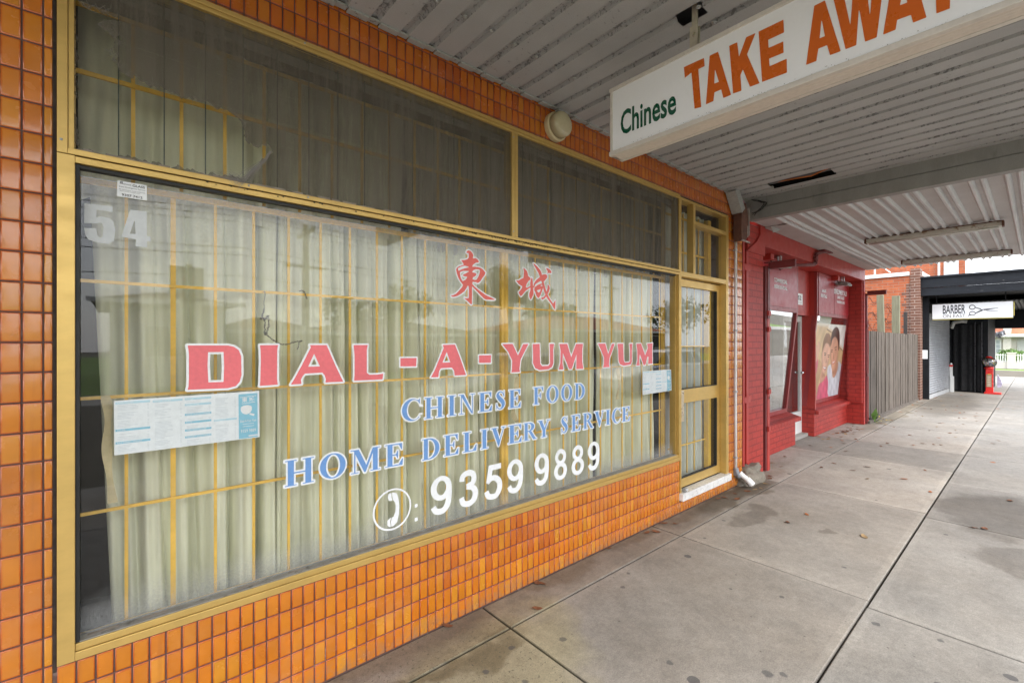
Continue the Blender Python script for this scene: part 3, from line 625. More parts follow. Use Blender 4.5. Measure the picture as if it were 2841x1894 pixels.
# ================================================================== TAKEAWAY SHOP
shop = thing('takeaway_shop', (2.0, 0, 0), 'takeaway shopfront clad in small glazed orange tiles with gold aluminium windows', 'shop')
def tiles():
    b = MB(); cols = []; uvs = []; rnd = random.Random(11)
    def tile(x0, x1, z0, z1, y=-.004):
        g = .0023
        fx0, fx1, fz0, fz1 = x0, x1, z0, z1
        x0 += g; x1 -= g; z0 += g; z1 -= g
        if x1 - x0 < .004 or z1 - z0 < .004: return
        tx, tz = rnd.uniform(-.007, .007), rnd.uniform(-.007, .007); dy = rnd.uniform(-.0003, .0003)
        cx, cz = (x0 + x1) / 2, (z0 + z1) / 2
        t = rnd.random(); v = rnd.uniform(.92, 1.07)
        # patches of tiles from a darker, redder batch
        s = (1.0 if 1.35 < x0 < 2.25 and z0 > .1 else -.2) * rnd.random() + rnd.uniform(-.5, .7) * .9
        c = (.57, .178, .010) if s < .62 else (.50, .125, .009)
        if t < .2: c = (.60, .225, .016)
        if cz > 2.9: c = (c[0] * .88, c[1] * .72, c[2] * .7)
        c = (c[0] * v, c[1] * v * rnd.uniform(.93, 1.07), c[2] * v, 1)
        def ring(e, h): return [(xx, y - h + dy + tx * (xx - cx) + tz * (zz - cz), zz) for xx, zz in ((x0 + e, z0 + e), (x1 - e, z0 + e), (x1 - e, z1 - e), (x0 + e, z1 - e))]
        rs = [ring(0, -.003), ring(.0003, .0004), ring(.0016, .0014), ring(.0045, .0018)]
        i = len(b.v)
        for r_ in rs: b.v += r_
        uvp = lambda p: ((p[0] - x0) / .0465 if x1 - x0 > .04 else .5, (p[2] - z0) / (z1 - z0))
        for k in range(3):
            for q in range(4):
                q2 = (q + 1) % 4; f = (i + k * 4 + q, i + k * 4 + q2, i + (k + 1) * 4 + q2, i + (k + 1) * 4 + q)
                b.f.append(f); b.m.append(0); cols.extend([c] * 4); uvs.extend([uvp(b.v[a]) for a in f])
        f = tuple(i + 12 + q for q in range(4)); b.f.append(f); b.m.append(0); cols.extend([c] * 4); uvs.extend([uvp(b.v[a]) for a in f])
    def field(x0, x1, z0, z1, xo, zo):
        k = math.floor((x0 - xo) / .05)
        while xo + k * .05 < x1 - 1e-6:
            a = max(x0, xo + k * .05); c_ = min(x1, xo + k * .05 + .05)
            q = math.floor((z0 - zo) / .1)
            while zo + q * .1 < z1 - 1e-6:
                tile(a, c_, max(z0, zo + q * .1), min(z1, zo + q * .1 + .1)); q += 1
            k += 1
    field(-1.04, -.166, .0, 3.25, -.24, -.003)
    field(-.166, 3.975, .0, .486, -.109, -.003)
    field(3.975, 4.985, .0, .108, -.109, -.003)
    field(4.985, 5.35, .0, 2.953, 4.985, -.003)
    field(-.166, 4.985, 2.970, 3.25, -.095, -.017)
    field(4.985, 5.35, 2.953, 3.25, 4.985, -.017)
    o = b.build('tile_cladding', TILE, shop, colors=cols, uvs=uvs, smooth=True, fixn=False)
    b = MB()   # masonry behind, with openings
    b.box(-1.04, -.15, -.0022, .30, -.02, 3.25); b.box(-.15, 3.975, -.0022, .12, -.02, .487); b.box(3.975, 4.985, -.0022, .3, -.02, .108); b.box(4.985, 5.36, -.0022, .3, -.02, 3.25); b.box(-.15, 4.985, -.0022, .3, 2.966, 3.25)
    b.build('wall', GROUT, shop)
    b = MB(); b.box(-1.04, 5.36, .0, .4, 3.251, 4.6); b.build('parapet', M('parapet_render', (.4, .36, .3), .8), shop)  # unseen upper wall, put in to block light leaking behind the awning
    b = MB()   # dark room behind the windows
    b.box(-1.0, 5.36, 1.6, 1.7, 0, 3.3); b.box(-.30, -.25, .3, 1.6, 0, 3.3); b.box(5.31, 5.36, .3, 1.6, 0, 3.3); b.box(-.3, 5.36, .12, 1.6, -.02, .02); b.box(-.3, 5.36, .3, 1.6, 3.2, 3.25)
    b.build('interior', DARK, shop)
    b = MB()
    for x in (-.1625,): b.box(x - .004, x + .003, -.006, .01, .47, 3.2)
    b.build('sealant_gap', M('dark_sealant', (.03, .02, .015), .9, var=.6, vs=30), shop)
tiles()
def frames():
    y = -.014
    win = MB()
    def bar(mb, x0, x1, z0, z1, y0=y, y1=.07, mi=0, bev=.002): mb.box(x0, x1, y0, y1, z0, z1, mi, bev)
    # display window
    bar(win, -.157, -.112, .490, 2.246); bar(win, -.112, 3.955, .490, .520); bar(win, -.112, 3.955, .521, .546, y + .006, .07, 0)
    bar(win, -.112, 3.955, 2.222, 2.244, y + .002)
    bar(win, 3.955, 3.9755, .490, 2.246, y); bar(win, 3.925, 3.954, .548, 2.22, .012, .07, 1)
    fr = win.build('window_frame', [ALU, ALUD], shop)
    g = MB(); g.box(-.1115, -.101, -.002, .034, .548, 2.220); g.box(-.1115, 3.924, .004, .034, 2.209, 2.2205); g.build('gasket', BLK, fr)
    g = MB(); g.box(-.101, 3.924, -.004, .034, .547, .5505); g.box(-.101, 3.924, .036, .052, .50, .549); g.build('dusty_ledge', M('dusty_grey_ledge', (.27, .255, .22), .9, var=.35, vs=9, dirt=(.10, .08, .06), dthr=.55), fr)
    g = MB(); g.face([(-.101, .035, .547), (3.925, .035, .547), (3.925, .035, 2.221), (-.101, .035, 2.221)]); pane = g.build('pane', GLASS, fr, fixn=False)
    d = MB(); rnd = random.Random(3)
    for k in range(160):
        x = rnd.uniform(-.1, 3.9); l = rnd.uniform(.01, .09); d.box(x, x + l, .010 + rnd.uniform(0, .008), .033, .5455, .5475 + rnd.uniform(0, .004))
    d.build('dust', DIRT, fr)['kind'] = 'stuff'
    # highlight windows
    hi = MB()
    bar(hi, -.157, -.130, 2.2475, 2.967); bar(hi, -.129, -.114, 2.268, 2.93, y + .003); bar(hi, -.130, 3.955, 2.2475, 2.268, y - .002); bar(hi, -.130, 3.955, 2.930, 2.9465, y); bar(hi, -.130, 3.955, 2.9475, 2.967, y - .004)
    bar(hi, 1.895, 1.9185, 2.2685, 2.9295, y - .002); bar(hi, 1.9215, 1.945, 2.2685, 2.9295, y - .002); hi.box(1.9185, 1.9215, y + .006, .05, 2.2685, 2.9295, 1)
    bar(hi, 3.955, 3.9755, 2.2475, 2.967)
    hf = hi.build('highlight_frame', [ALU, ALUD], shop)
    g = MB()
    for a, c_ in ((-.114, 1.895), (1.945, 3.955)): g.face([(a, .05, 2.262), (c_, .05, 2.262), (c_, .05, 2.935), (a, .05, 2.935)])
    g.build('pane', GLASSU, hf, fixn=False)
    g = MB()
    for k in range(30):
        x = .139 + (k - 2) * .1362
        if x < -.1 or x > 3.94 or abs(x - 1.92) < .03: continue
        g.box(x - .002, x + .002, .052, .056, 2.27, 2.93)
    g.build('glass_joint', M('glass_edge_green', (.035, .05, .04), .3), hf)
    g = MB()
    for k in range(30):
        x = .139 + (k - 2) * .1362
        a, c_ = max(x + .004, -.112), min(x + .132, 3.95)
        if a < 1.92 < c_: continue
        if c_ - a > .03: g.box(a, c_, .057, .085, 2.893 - (k % 3) * .002, 2.906); g.box(a, c_, .075, .1, 2.915, 2.93)
    g.build('head_clip', M('dull_white_enamel', (.30, .28, .27), .5), hf)
    z0 = zm(0, 0, 420, 1568); z3 = zm(400, 0, 800, 2023)
    hole = [z0(p) for p in [(790, 20), (850, 30), (870, 75), (950, 75), (1060, 120), (1215, 205), (1180, 222), (1075, 235), (1010, 258), (1130, 325), (1180, 370), (1240, 380), (1268, 415), (1205, 470), (1130, 545), (1225, 575), (1200, 600), (1165, 615), (1215, 660), (1240, 750), (1310, 775), (1400, 812)]]
    hole += [z3(p) for p in [(130, 640), (300, 690), (430, 720), (530, 775), (640, 800), (690, 850), (708, 950), (722, 1000), (800, 1028), (880, 1030), (886, 1065), (830, 1140), (755, 1205), (700, 1262), (660, 1250), (590, 1232)]]
    hole += [(560, 478), (500, 466), (420, 448), (330, 433), (214, 415), (211, 300), (211, 60)]
    ys = -.001
    hp = [onY(u, v, ys) for u, v in hole]
    def jit(X, Y):
        r_ = np.random.RandomState(5); ph = r_.rand(12) * 6; S = 0
        for k in range(12):
            f = 40 * 1.35 ** k; S = S + .0035 / 1.12 ** k * np.sin(X * f * (1 + .3 * (k % 3)) + Y * f * (.5 + .4 * (k % 2)) + ph[k])
        return np.where((X < .95), S, 0)
    for a, c_, hs in ((-.114, 1.895, [hp]), (1.945, 3.955, [])):
        g = MB(); shape_mesh(g, [rc(a - .002, 2.262, c_ + .002, 2.935)], hs, 0, .006, lambda p, q: (p, ys + .004 * math.sin(p * 7) * math.sin(q * 9), q), jitter=jit if hs else None)
        g.build('fly_screen', MESH_, hf, fixn=False)
    # frayed threads round the tear
    g = MB(); rnd = random.Random(9); N = len(hp)
    for k in range(N - 7):
        a, b_ = hp[k], hp[k + 1]; L_ = math.hypot(b_[0] - a[0], b_[1] - a[1]); n_ = int(L_ / .0022)
        for q in range(n_):
            t = rnd.random(); x, z = a[0] + t * (b_[0] - a[0]), a[1] + t * (b_[1] - a[1]); an = rnd.uniform(0, 6.28); l = abs(rnd.gauss(0, .012)) + .003
            P = [(x, ys - .003, z)]
            for s_ in range(3):
                an += rnd.uniform(-.7, .7); P.append((P[-1][0] + math.cos(an) * l / 3, ys - .003 - rnd.uniform(0, .008), P[-1][2] + math.sin(an) * l / 3 - .0006))
            g.tube(P, .00028, 3, cap=False)
    # gathered wad hanging at the foot of the tear
    wad = [z3(p) for p in [(886, 1065), (840, 1130), (790, 1170), (740, 1215), (700, 1265), (670, 1300), (640, 1262), (590, 1238)]]
    wp = [onY(u, v, ys - .01) for u, v in wad]
    for q in range(150):
        ox, oz = rnd.gauss(0, 1), rnd.gauss(0, 1)
        i0 = rnd.randint(0, 4); P = []
        for k, (x, z) in enumerate(wp[i0:i0 + 4]):
            sp = .0015 + .0022 * (i0 + k); P.append((x + ox * sp + rnd.gauss(0, .002), ys - .012 + rnd.uniform(-.008, .006), z + oz * sp * .8 + rnd.gauss(0, .002)))
        g.tube(P, .00035, 3, cap=False)
    g.build('frayed_thread', M('dusty_mesh_thread', (.30, .275, .25), .9, bstr=0), hf, fixn=False)['kind'] = 'stuff'
    d = MB(); rnd = random.Random(13)
    for k in range(260):
        x = rnd.uniform(-.11, 3.9); l = rnd.uniform(.01, .07)
        if abs(x - 1.92) < .06: continue
        d.box(x, x + l, y + .003 + k * .00001, .0, 2.2675 + k * .000002, 2.2695 + rnd.random() ** 2 * .010)
    d.build('dust', DIRT, hf)['kind'] = 'stuff'
    for x, z in ((-.146, 2.292), (.42, 2.259), (.66, 2.259), (1.905, 2.30), (1.905, 2.90), (2.9, 2.259), (.645, 2.957)):
        d = MB(); d.lathe([(.0045, 0), (.0045, .002), (.002, .0032)], (x, y - .003 if x > .1 else y, z), 'Y', 8); d.build('screw', GALV, hf)
    g = MB(); rnd = random.Random(31)
    for k in range(330):
        x = rnd.choice((rnd.gauss(1.75, .16), rnd.gauss(2.05, .12), rnd.uniform(.2, 3.8))); z = 2.245 + abs(rnd.gauss(0, .004)) * rnd.choice((1, -1, -1)); w_ = rnd.uniform(.002, .010); h_ = rnd.uniform(.001, .006)
        if not (-.1 < x < 3.9): continue
        g.lathe([(w_ * .5, 0), (w_ * .4, .0008)], (x, y - .0005 if z > 2.244 else y + .001, z), 'Y', 6)
    g.build('mould_specks', M('black_mould', (.02, .018, .012), .95), hf)['kind'] = 'stuff'
    # door set
    df = MB(); x1 = 4.957
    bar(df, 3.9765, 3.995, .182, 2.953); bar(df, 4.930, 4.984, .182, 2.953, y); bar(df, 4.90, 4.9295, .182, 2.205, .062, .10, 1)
    bar(df, 3.9955, 4.9295, 2.213, 2.259, y + .002); bar(df, 3.9955, 4.9295, 2.929, 2.953, y + .002)
    bar(df, 4.223, 4.263, 2.2595, 2.9285, y + .001, .055); bar(df, 4.2635, 4.9295, 2.736, 2.774, y + .003)
    dfr = df.build('door_frame', [ALU, ALUD], shop)
    g = MB(); g.face([(3.995, .042, 2.26), (4.223, .042, 2.26), (4.223, .042, 2.93), (3.995, .042, 2.93)]); g.face([(4.263, .042, 2.774), (4.93, .042, 2.774), (4.93, .042, 2.93), (4.263, .042, 2.93)]); g.face([(4.263, .042, 2.26), (4.93, .042, 2.26), (4.93, .042, 2.737), (4.263, .042, 2.737)])
    g.build('pane', GLASSU, dfr, fixn=False)
    dr = MB(); Y0, Y1 = .055, .095
    def db(x0, x1_, z0, z1, m_=0): dr.box(x0, x1_, Y0, Y1, z0, z1, m_, .002)
    db(4.00, 4.085, .190, 2.205); db(4.870, 4.928, .190, 2.205); db(4.0855, 4.8695, .190, .272); db(4.0855, 4.8695, 1.000, 1.132); db(4.0855, 4.8695, 2.135, 2.205)
    door = dr.build('door', ALU, shop)
    g = MB(); g.face([(4.085, .078, .272), (4.87, .078, .272), (4.87, .078, 1.0), (4.085, .078, 1.0)]); g.face([(4.085, .078, 1.132), (4.87, .078, 1.132), (4.87, .078, 2.135), (4.085, .078, 2.135)]); g.build('pane', GLASSD, door, fixn=False)
    g = MB()
    for z0_, z1_ in ((.273, .999), (1.133, 2.134)): g.box(4.862, 4.8695, .060, .09, z0_, z1_); g.box(4.086, 4.8615, .060, .09, z0_, z0_ + .006)
    g.build('gasket', BLK, door)
    g = MB(); g.box(4.048, 4.125, .030, .0545, .83, 1.13, 0, .004); g.box(4.05, 4.10, .025, .030, .86, 1.10, 0, .002); g.build('handle', M('dull_aluminium_plate', (.55, .47, .34), .3, .7), door)
    g = MB(); g.box(3.976, 4.999, -.040, .055, .110, .1815, 0, .004); g.build('door_sill', MARBLE, shop)
    g = MB(); g.lathe([(.022, 0), (.024, .01), (.012, .018), (.012, .05)], (4.03, -.02, .20), 'X', 10); g.lathe([(.02, 0), (.016, .02)], (4.05, -.03, .2), 'Z', 10)
    g.build('door_catch', GALV, shop)
    return fr, pane, hf, door
FR, PANE, HF, DOOR = frames()
def grille():
    g = MB(); rnd = random.Random(2)
    y = .150
    def vb(x, z0, z1, w=.0056, yy=y): g.box(x - w, x + w, yy - .004, yy + .004, z0, z1)
    def hb(x0, x1, z, w=.0062, yy=y - .0085): g.box(x0, x1, yy - .004, yy + .004, z - w, z + w)
    for k in range(0, 28):
        x = .917 + .1485 * (k - 7)
        if x < -.12 or x > 3.97: continue
        if abs(x - 1.958) < .05: continue
        wdt = .0088 if k == 2 else .0056
        vb(x, .46, 2.20, wdt)
    g.box(1.935, 1.962, y - .012, y + .012, .46, 2.20); g.box(1.966, 1.993, y - .012, y + .012, .46, 2.20)
    for z in (1.828, 1.386, .952): hb(-.13, 1.93, z); hb(1.995, 3.96, z)
    hb(-.13, 3.96, .50, .010); hb(-.13, 3.96, 2.205, .012)
    g.box(3.935, 3.965, y - .015, y + .015, .46, 2.95)
    o = g.build('security_grille', BAR, shop)
    g2 = MB()
    g = g2
    for k in range(26):
        x = .047 + .1565 * k
        if x < 3.95 and abs(x - 1.95) > .04: vb(x, 2.23, 2.86, .0065, .16)
    hb(-.13, 1.93, 2.613, .0085, .15); hb(1.99, 3.96, 2.613, .0085, .15); hb(-.13, 3.96, 2.865, .008, .15)
    g2.build('highlight_grille', BAR, shop)
    g3 = MB()
    g = g3
    for x in (4.14, 4.29, 4.44, 4.59, 4.74): vb(x, .25, 2.2, .006, .17)
    for z in (.55, 1.55): hb(4.05, 4.86, z, .007, .16)
    for x in (4.36, 4.52, 4.68): vb(x, 2.27, 2.9, .008, .17)
    for z in (2.5, 2.84): hb(4.0, 4.8, z, .01, .16)
    g3.box(4.80, 4.86, .12, .17, .22, 2.9)
    g3.build('door_grille', BAR, shop)
grille()

# ---- vinyl lettering on the display window
GY = .0335
def on_glass(p, q, d=0.): return (p, GY - d, q)
def lettering():
    zD = zm(480, 920, 640, 2352); zE = zm(1040, 920, 820, 2352)
    DIAL = [
        (zD, [(148, 142), (560, 142), (620, 155), (670, 190), (694, 250), (698, 440), (680, 510), (640, 555), (560, 576), (148, 593), (158, 560), (162, 480), (162, 240), (157, 180)], [[(357, 210), (515, 208), (521, 350), (515, 513), (360, 517), (351, 350)]]),
        (zD, [(885, 140), (1070, 138), (1062, 180), (1060, 480), (1068, 540), (885, 553), (890, 500), (895, 300), (892, 180)], []),
        (zD, [(1395, 138), (1565, 138), (1655, 345), (1735, 510), (1553, 518), (1558, 485), (1545, 445), (1522, 418), (1345, 428), (1320, 455), (1303, 490), (1310, 533), (1200, 540), (1235, 485), (1310, 350), (1405, 160)], [[(1438, 225), (1497, 355), (1377, 358)]]),
        (zD, [(1840, 138), (1985, 137), (1975, 180), (1975, 420), (2000, 440), (2080, 438), (2143, 428), (2135, 487), (1845, 500), (1850, 450), (1850, 250), (1845, 180)], []),
        (zE, [(203, 212), (330, 210), (328, 276), (203, 277)], []),
        (zE, [(540, 106), (637, 104), (680, 215), (725, 345), (635, 349), (630, 310), (612, 286), (525, 292), (510, 315), (505, 362), (445, 364), (475, 310), (548, 130)], [[(571, 162), (600, 245), (537, 247)]]),
        (zE, [(828, 190), (924, 188), (922, 248), (828, 249)], []),
        (zE, [(1013, 100), (1095, 98), (1138, 190), (1180, 100), (1222, 98), (1200, 140), (1160, 220), (1150, 300), (1155, 320), (1085, 325), (1090, 300), (1092, 230), (1060, 160)], []),
        (zE, [(1255, 100), (1310, 98), (1312, 150), (1315, 255), (1330, 275), (1380, 272), (1393, 255), (1392, 150), (1390, 98), (1425, 98), (1418, 150), (1420, 250), (1410, 280), (1380, 300), (1310, 307), (1275, 290), (1258, 250), (1258, 150)], []),
        (zE, [(1468, 98), (1530, 98), (1562, 205), (1600, 98), (1655, 98), (1650, 150), (1650, 240), (1658, 296), (1602, 298), (1604, 180), (1566, 298), (1545, 298), (1495, 170), (1493, 250), (1500, 302), (1462, 303), (1475, 250), (1477, 150)], []),
        (zE, [(1775, 96), (1833, 96), (1856, 180), (1885, 98), (1907, 97), (1890, 150), (1868, 210), (1862, 260), (1868, 282), (1815, 285), (1822, 260), (1822, 205), (1800, 150)], []),
        (zE, [(1930, 97), (1975, 97), (1977, 150), (1980, 230), (1990, 247), (2020, 245), (2030, 235), (2030, 150), (2025, 98), (2050, 97), (2045, 150), (2045, 240), (2035, 262), (1980, 272), (1950, 260), (1938, 230), (1936, 150)], []),
        (zE, [(2080, 97), (2118, 96), (2150, 190), (2172, 130), (2165, 97), (2210, 92), (2206, 150), (2208, 255), (2174, 258), (2177, 200), (2168, 200), (2153, 265), (2138, 268), (2108, 180), (2103, 230), (2107, 268), (2080, 270), (2088, 230), (2088, 150)], []),
    ]
    b = MB(); C = .0022
    for z, P, H in DIAL:
        A = [onY(*z(p), GY) for p in P]; S = [[onY(*z(p), GY) for p in h] for h in H]
        shape_mesh(b, [A], S, .0085, C, lambda p, q: on_glass(p, q, .0004), 0)
        shape_mesh(b, [A], S, 0, C, lambda p, q: on_glass(p, q, .0012), 1)
    b.build('shop_name_lettering', [VWHITE, VPINK], PANE if False else FR, fixn=False)
    z8 = zm(1220, 660, 380, 2352)
    dong = ([[(455, 255), (470, 225), (500, 218), (535, 235), (565, 275), (575, 310), (565, 345), (575, 358), (615, 350), (650, 375), (670, 405), (665, 425), (620, 430), (580, 455), (558, 480), (560, 500), (600, 498), (660, 505), (700, 518), (740, 545), (785, 600), (770, 640), (730, 690), (700, 740), (670, 770), (635, 778), (628, 760), (600, 762), (570, 755), (560, 765), (560, 800), (600, 840), (660, 890), (740, 950), (800, 990), (880, 1025), (950, 1060), (930, 1066), (800, 1063), (760, 1045), (700, 985), (640, 920), (580, 860), (553, 830), (553, 1000), (550, 1140), (535, 1145), (510, 1120), (470, 1080), (430, 1050), (422, 1030), (450, 1040), (493, 1040), (498, 1000), (498, 850), (490, 825), (475, 825), (455, 870), (420, 920), (370, 960), (300, 1000), (240, 1015), (205, 1010), (190, 990), (230, 985), (280, 960), (330, 910), (380, 850), (400, 810), (385, 790), (350, 745), (320, 690), (295, 620), (280, 550), (290, 520), (330, 490), (410, 465), (400, 440), (385, 410), (365, 385), (420, 385), (470, 370), (495, 345), (497, 290), (490, 262), (470, 265)]],
            [[(310, 525), (370, 495), (430, 482), (490, 495), (495, 510), (430, 525), (370, 545), (320, 570)], [(345, 590), (400, 570), (495, 570), (495, 585), (440, 615), (400, 635), (392, 650), (430, 665), (470, 670), (460, 700), (430, 730), (390, 745), (365, 700), (350, 650)], [(558, 580), (580, 555), (620, 542), (680, 545), (690, 570), (680, 620), (660, 670), (630, 720), (600, 725), (560, 712), (570, 680), (610, 660), (632, 625), (610, 605), (558, 595)]])
    cheng = ([[(1430, 520), (1455, 530), (1490, 565), (1508, 610), (1515, 655), (1555, 690), (1560, 712), (1520, 745), (1490, 795), (1475, 850), (1500, 858), (1545, 835), (1575, 800), (1590, 815), (1560, 850), (1480, 905), (1440, 950), (1400, 1000), (1385, 1003), (1360, 960), (1350, 935), (1380, 905), (1410, 860), (1415, 830), (1390, 820), (1350, 790), (1320, 750), (1308, 735), (1350, 735), (1400, 705), (1435, 690), (1440, 640), (1445, 580), (1440, 545)],
              [(1578, 680), (1592, 700), (1595, 760), (1600, 820), (1605, 900), (1610, 960), (1590, 1010), (1565, 1062), (1550, 1050), (1535, 1010), (1535, 960), (1555, 900), (1555, 850), (1550, 780), (1560, 730)],
              [(1605, 440), (1620, 445), (1670, 490), (1720, 550), (1745, 600), (1752, 640), (1770, 700), (1790, 780), (1810, 860), (1830, 920), (1855, 985), (1890, 1050), (1930, 1110), (1945, 1130), (1965, 1100), (1985, 1065), (1985, 1150), (1980, 1235), (1960, 1215), (1910, 1130), (1850, 1050), (1820, 1000), (1790, 920), (1770, 850), (1750, 760), (1735, 700), (1710, 650), (1690, 600), (1650, 530), (1610, 460)],
              [(1620, 780), (1650, 730), (1700, 690), (1740, 650), (1770, 630), (1820, 628), (1845, 650), (1840, 690), (1800, 740), (1760, 760), (1735, 740), (1690, 765), (1640, 800), (1615, 860), (1600, 850)],
              [(1850, 795), (1880, 830), (1890, 870), (1870, 930), (1840, 990), (1800, 1040), (1760, 1065), (1745, 1055), (1740, 1025), (1780, 1020), (1810, 980), (1835, 920), (1850, 860)],
              [(1820, 520), (1850, 522), (1890, 545), (1915, 580), (1915, 608), (1880, 608), (1840, 603), (1855, 580), (1835, 550)],
              [(1625, 850), (1680, 810), (1720, 795), (1720, 825), (1765, 832), (1790, 830), (1775, 850), (1760, 900), (1740, 960), (1710, 1020), (1690, 1035), (1660, 1000), (1640, 940), (1620, 900)], [(1718, 795), (1760, 785), (1790, 800), (1785, 840), (1762, 830), (1752, 803), (1722, 826)]],
             [[(1662, 905), (1733, 880), (1720, 925), (1695, 945)]])
    b = MB()
    for A, S in (dong, cheng):
        A = [[onY(*z8(p), GY) for p in P] for P in A]; S = [[onY(*z8(p), GY) for p in P] for P in S]
        shape_mesh(b, A, S, .0080, .0016, lambda p, q: on_glass(p, q, .0004), 0)
        shape_mesh(b, A, S, 0, .0016, lambda p, q: on_glass(p, q, .0012), 1)
    b.build('chinese_lettering', [VWHITE, VRED], FR, fixn=False)
    # blue serif lines
    b = MB(); z3b = zm(760, 1040, 560, 2352); z4b = zm(1100, 1040, 680, 2352)
    def line(word, z, ext, vy, z0, z1, mb):
        for ch, (a, c_), v in zip(word, ext, vy):
            xa = onY(*z((a, v)), GY)[0] + .004; xb = onY(*z((c_, v)), GY)[0] - .004
            W, A, S = serif(ch)
            A = fit(A, W, xa, xb, z0 + .004, z1 - .004); S = fit(S, W, xa, xb, z0 + .004, z1 - .004)
            shape_mesh(mb, A, S, .0068, .0014, lambda p, q: on_glass(p, q, .0004), 0)
            shape_mesh(mb, A, S, -.0008, .0014, lambda p, q: on_glass(p, q, .0012), 1)
    line('CHINESE', z4b, [(42, 235), (260, 460), (480, 577), (590, 760), (780, 925), (945, 1050), (1070, 1200)], [330] * 7, 1.164, 1.290, b)
    line('FOOD', z4b, [(1305, 1415), (1432, 1560), (1575, 1690), (1705, 1810)], [190] * 4, 1.167, 1.293, b)
    b.build('chinese_food_lettering', [VWHITE, VBLUE], FR, fixn=False)
    b = MB()
    line('HOME', z3b, [(110, 480), (520, 850), (880, 1255), (1283, 1518)], [1100, 1050, 1000, 930], .935, 1.062, b)
    line('DELIVERY', z4b, [(235, 420), (445, 605), (628, 780), (798, 887), (898, 1055), (1065, 1210), (1210, 1350), (1350, 1478)], [700] * 8, .935, 1.062, b)
    line('SERVICE', z4b, [(1573, 1650), (1672, 1770), (1785, 1893), (1893, 2000), (2000, 2055), (2065, 2152), (2160, 2243)], [450] * 7, .936, 1.063, b)
    b.build('home_delivery_lettering', [VWHITE, VBLUE], FR, fixn=False)
    b = MB(); z5 = zm(1000, 1200, 700, 2352)
    for ch, a, c_, v in (('9', 655, 850, 600), ('3', 920, 1093, 520), ('5', 1155, 1318, 450), ('9', 1367, 1515, 400), ('9', 1622, 1756, 340), ('8', 1805, 1925, 290), ('8', 1968, 2083, 250), ('9', 2120, 2227, 215)):
        xa = onY(*z5((a, v)), GY)[0]; xb = onY(*z5((c_, v)), GY)[0]; A, S = digit(ch)
        if ch == '3': A = fit(A, .62, xa, xb, .614, .830)
        else: A = fit(A, .62, xa, xb, .614, .830)
        shape_mesh(b, A, fit(S, .62, xa, xb, .614, .830), 0, .0016, lambda p, q: on_glass(p, q, .0005), 0)
    cx, cz, r = 1.100, .713, .1095
    shape_mesh(b, [ell(cx, cz, r, r, 72)], [ell(cx, cz, r - .0095, r - .0095, 72)], 0, .0016, lambda p, q: on_glass(p, q, .0005), 0)
    hs = [(255, 600), (262, 570), (300, 556), (335, 562), (352, 600), (362, 680), (358, 760), (342, 830), (310, 868), (270, 880), (250, 862), (250, 822), (275, 797), (308, 782), (325, 735), (330, 680), (322, 650), (308, 630), (285, 636), (262, 635)]
    A = [onY(*z5(p), GY) for p in hs]
    cut = [[onY(*z5(p), GY) for p in q] for q in ([(287, 545), (293, 545), (297, 600), (306, 650), (300, 650), (290, 605)], [(292, 770), (298, 770), (282, 830), (290, 890), (284, 890), (276, 830)])]
    shape_mesh(b, [A], cut, 0, .0012, lambda p, q: on_glass(p, q, .0005), 0)
    for q in ([(505, 668), (532, 660), (532, 692), (505, 699)], [(505, 795), (533, 788), (533, 820), (505, 827)]):
        shape_mesh(b, [[onY(*z5(p), GY) for p in q]], [], 0, .002, lambda p, q_: on_glass(p, q_, .0005), 0)
    b.build('phone_number_lettering', VWHITE, FR, fixn=False)
    z7 = zm(200, 450, 550, 1568); b = MB()
    five = [(97, 325), (320, 352), (320, 397), (195, 380), (190, 440), (230, 430), (290, 440), (325, 470), (342, 540), (330, 625), (290, 648), (220, 642), (130, 615), (105, 580), (95, 520), (190, 525), (200, 580), (222, 603), (243, 585), (248, 520), (240, 488), (215, 480), (195, 487), (95, 483)]
    four = [(460, 378), (590, 392), (592, 585), (620, 592), (618, 630), (594, 628), (593, 675), (503, 668), (505, 612), (388, 592), (400, 560)]
    shape_mesh(b, [[onY(*z7(p), GY) for p in five]], [], 0, .0018, lambda p, q: on_glass(p, q, .0005), 0)
    shape_mesh(b, [[onY(*z7(p), GY) for p in four]], [[onY(*z7(p), GY) for p in [(495, 455), (503, 570), (457, 568)]]], 0, .0018, lambda p, q: on_glass(p, q, .0005), 0)
    b.build('street_number', VGREY, FR, fixn=False)
lettering()

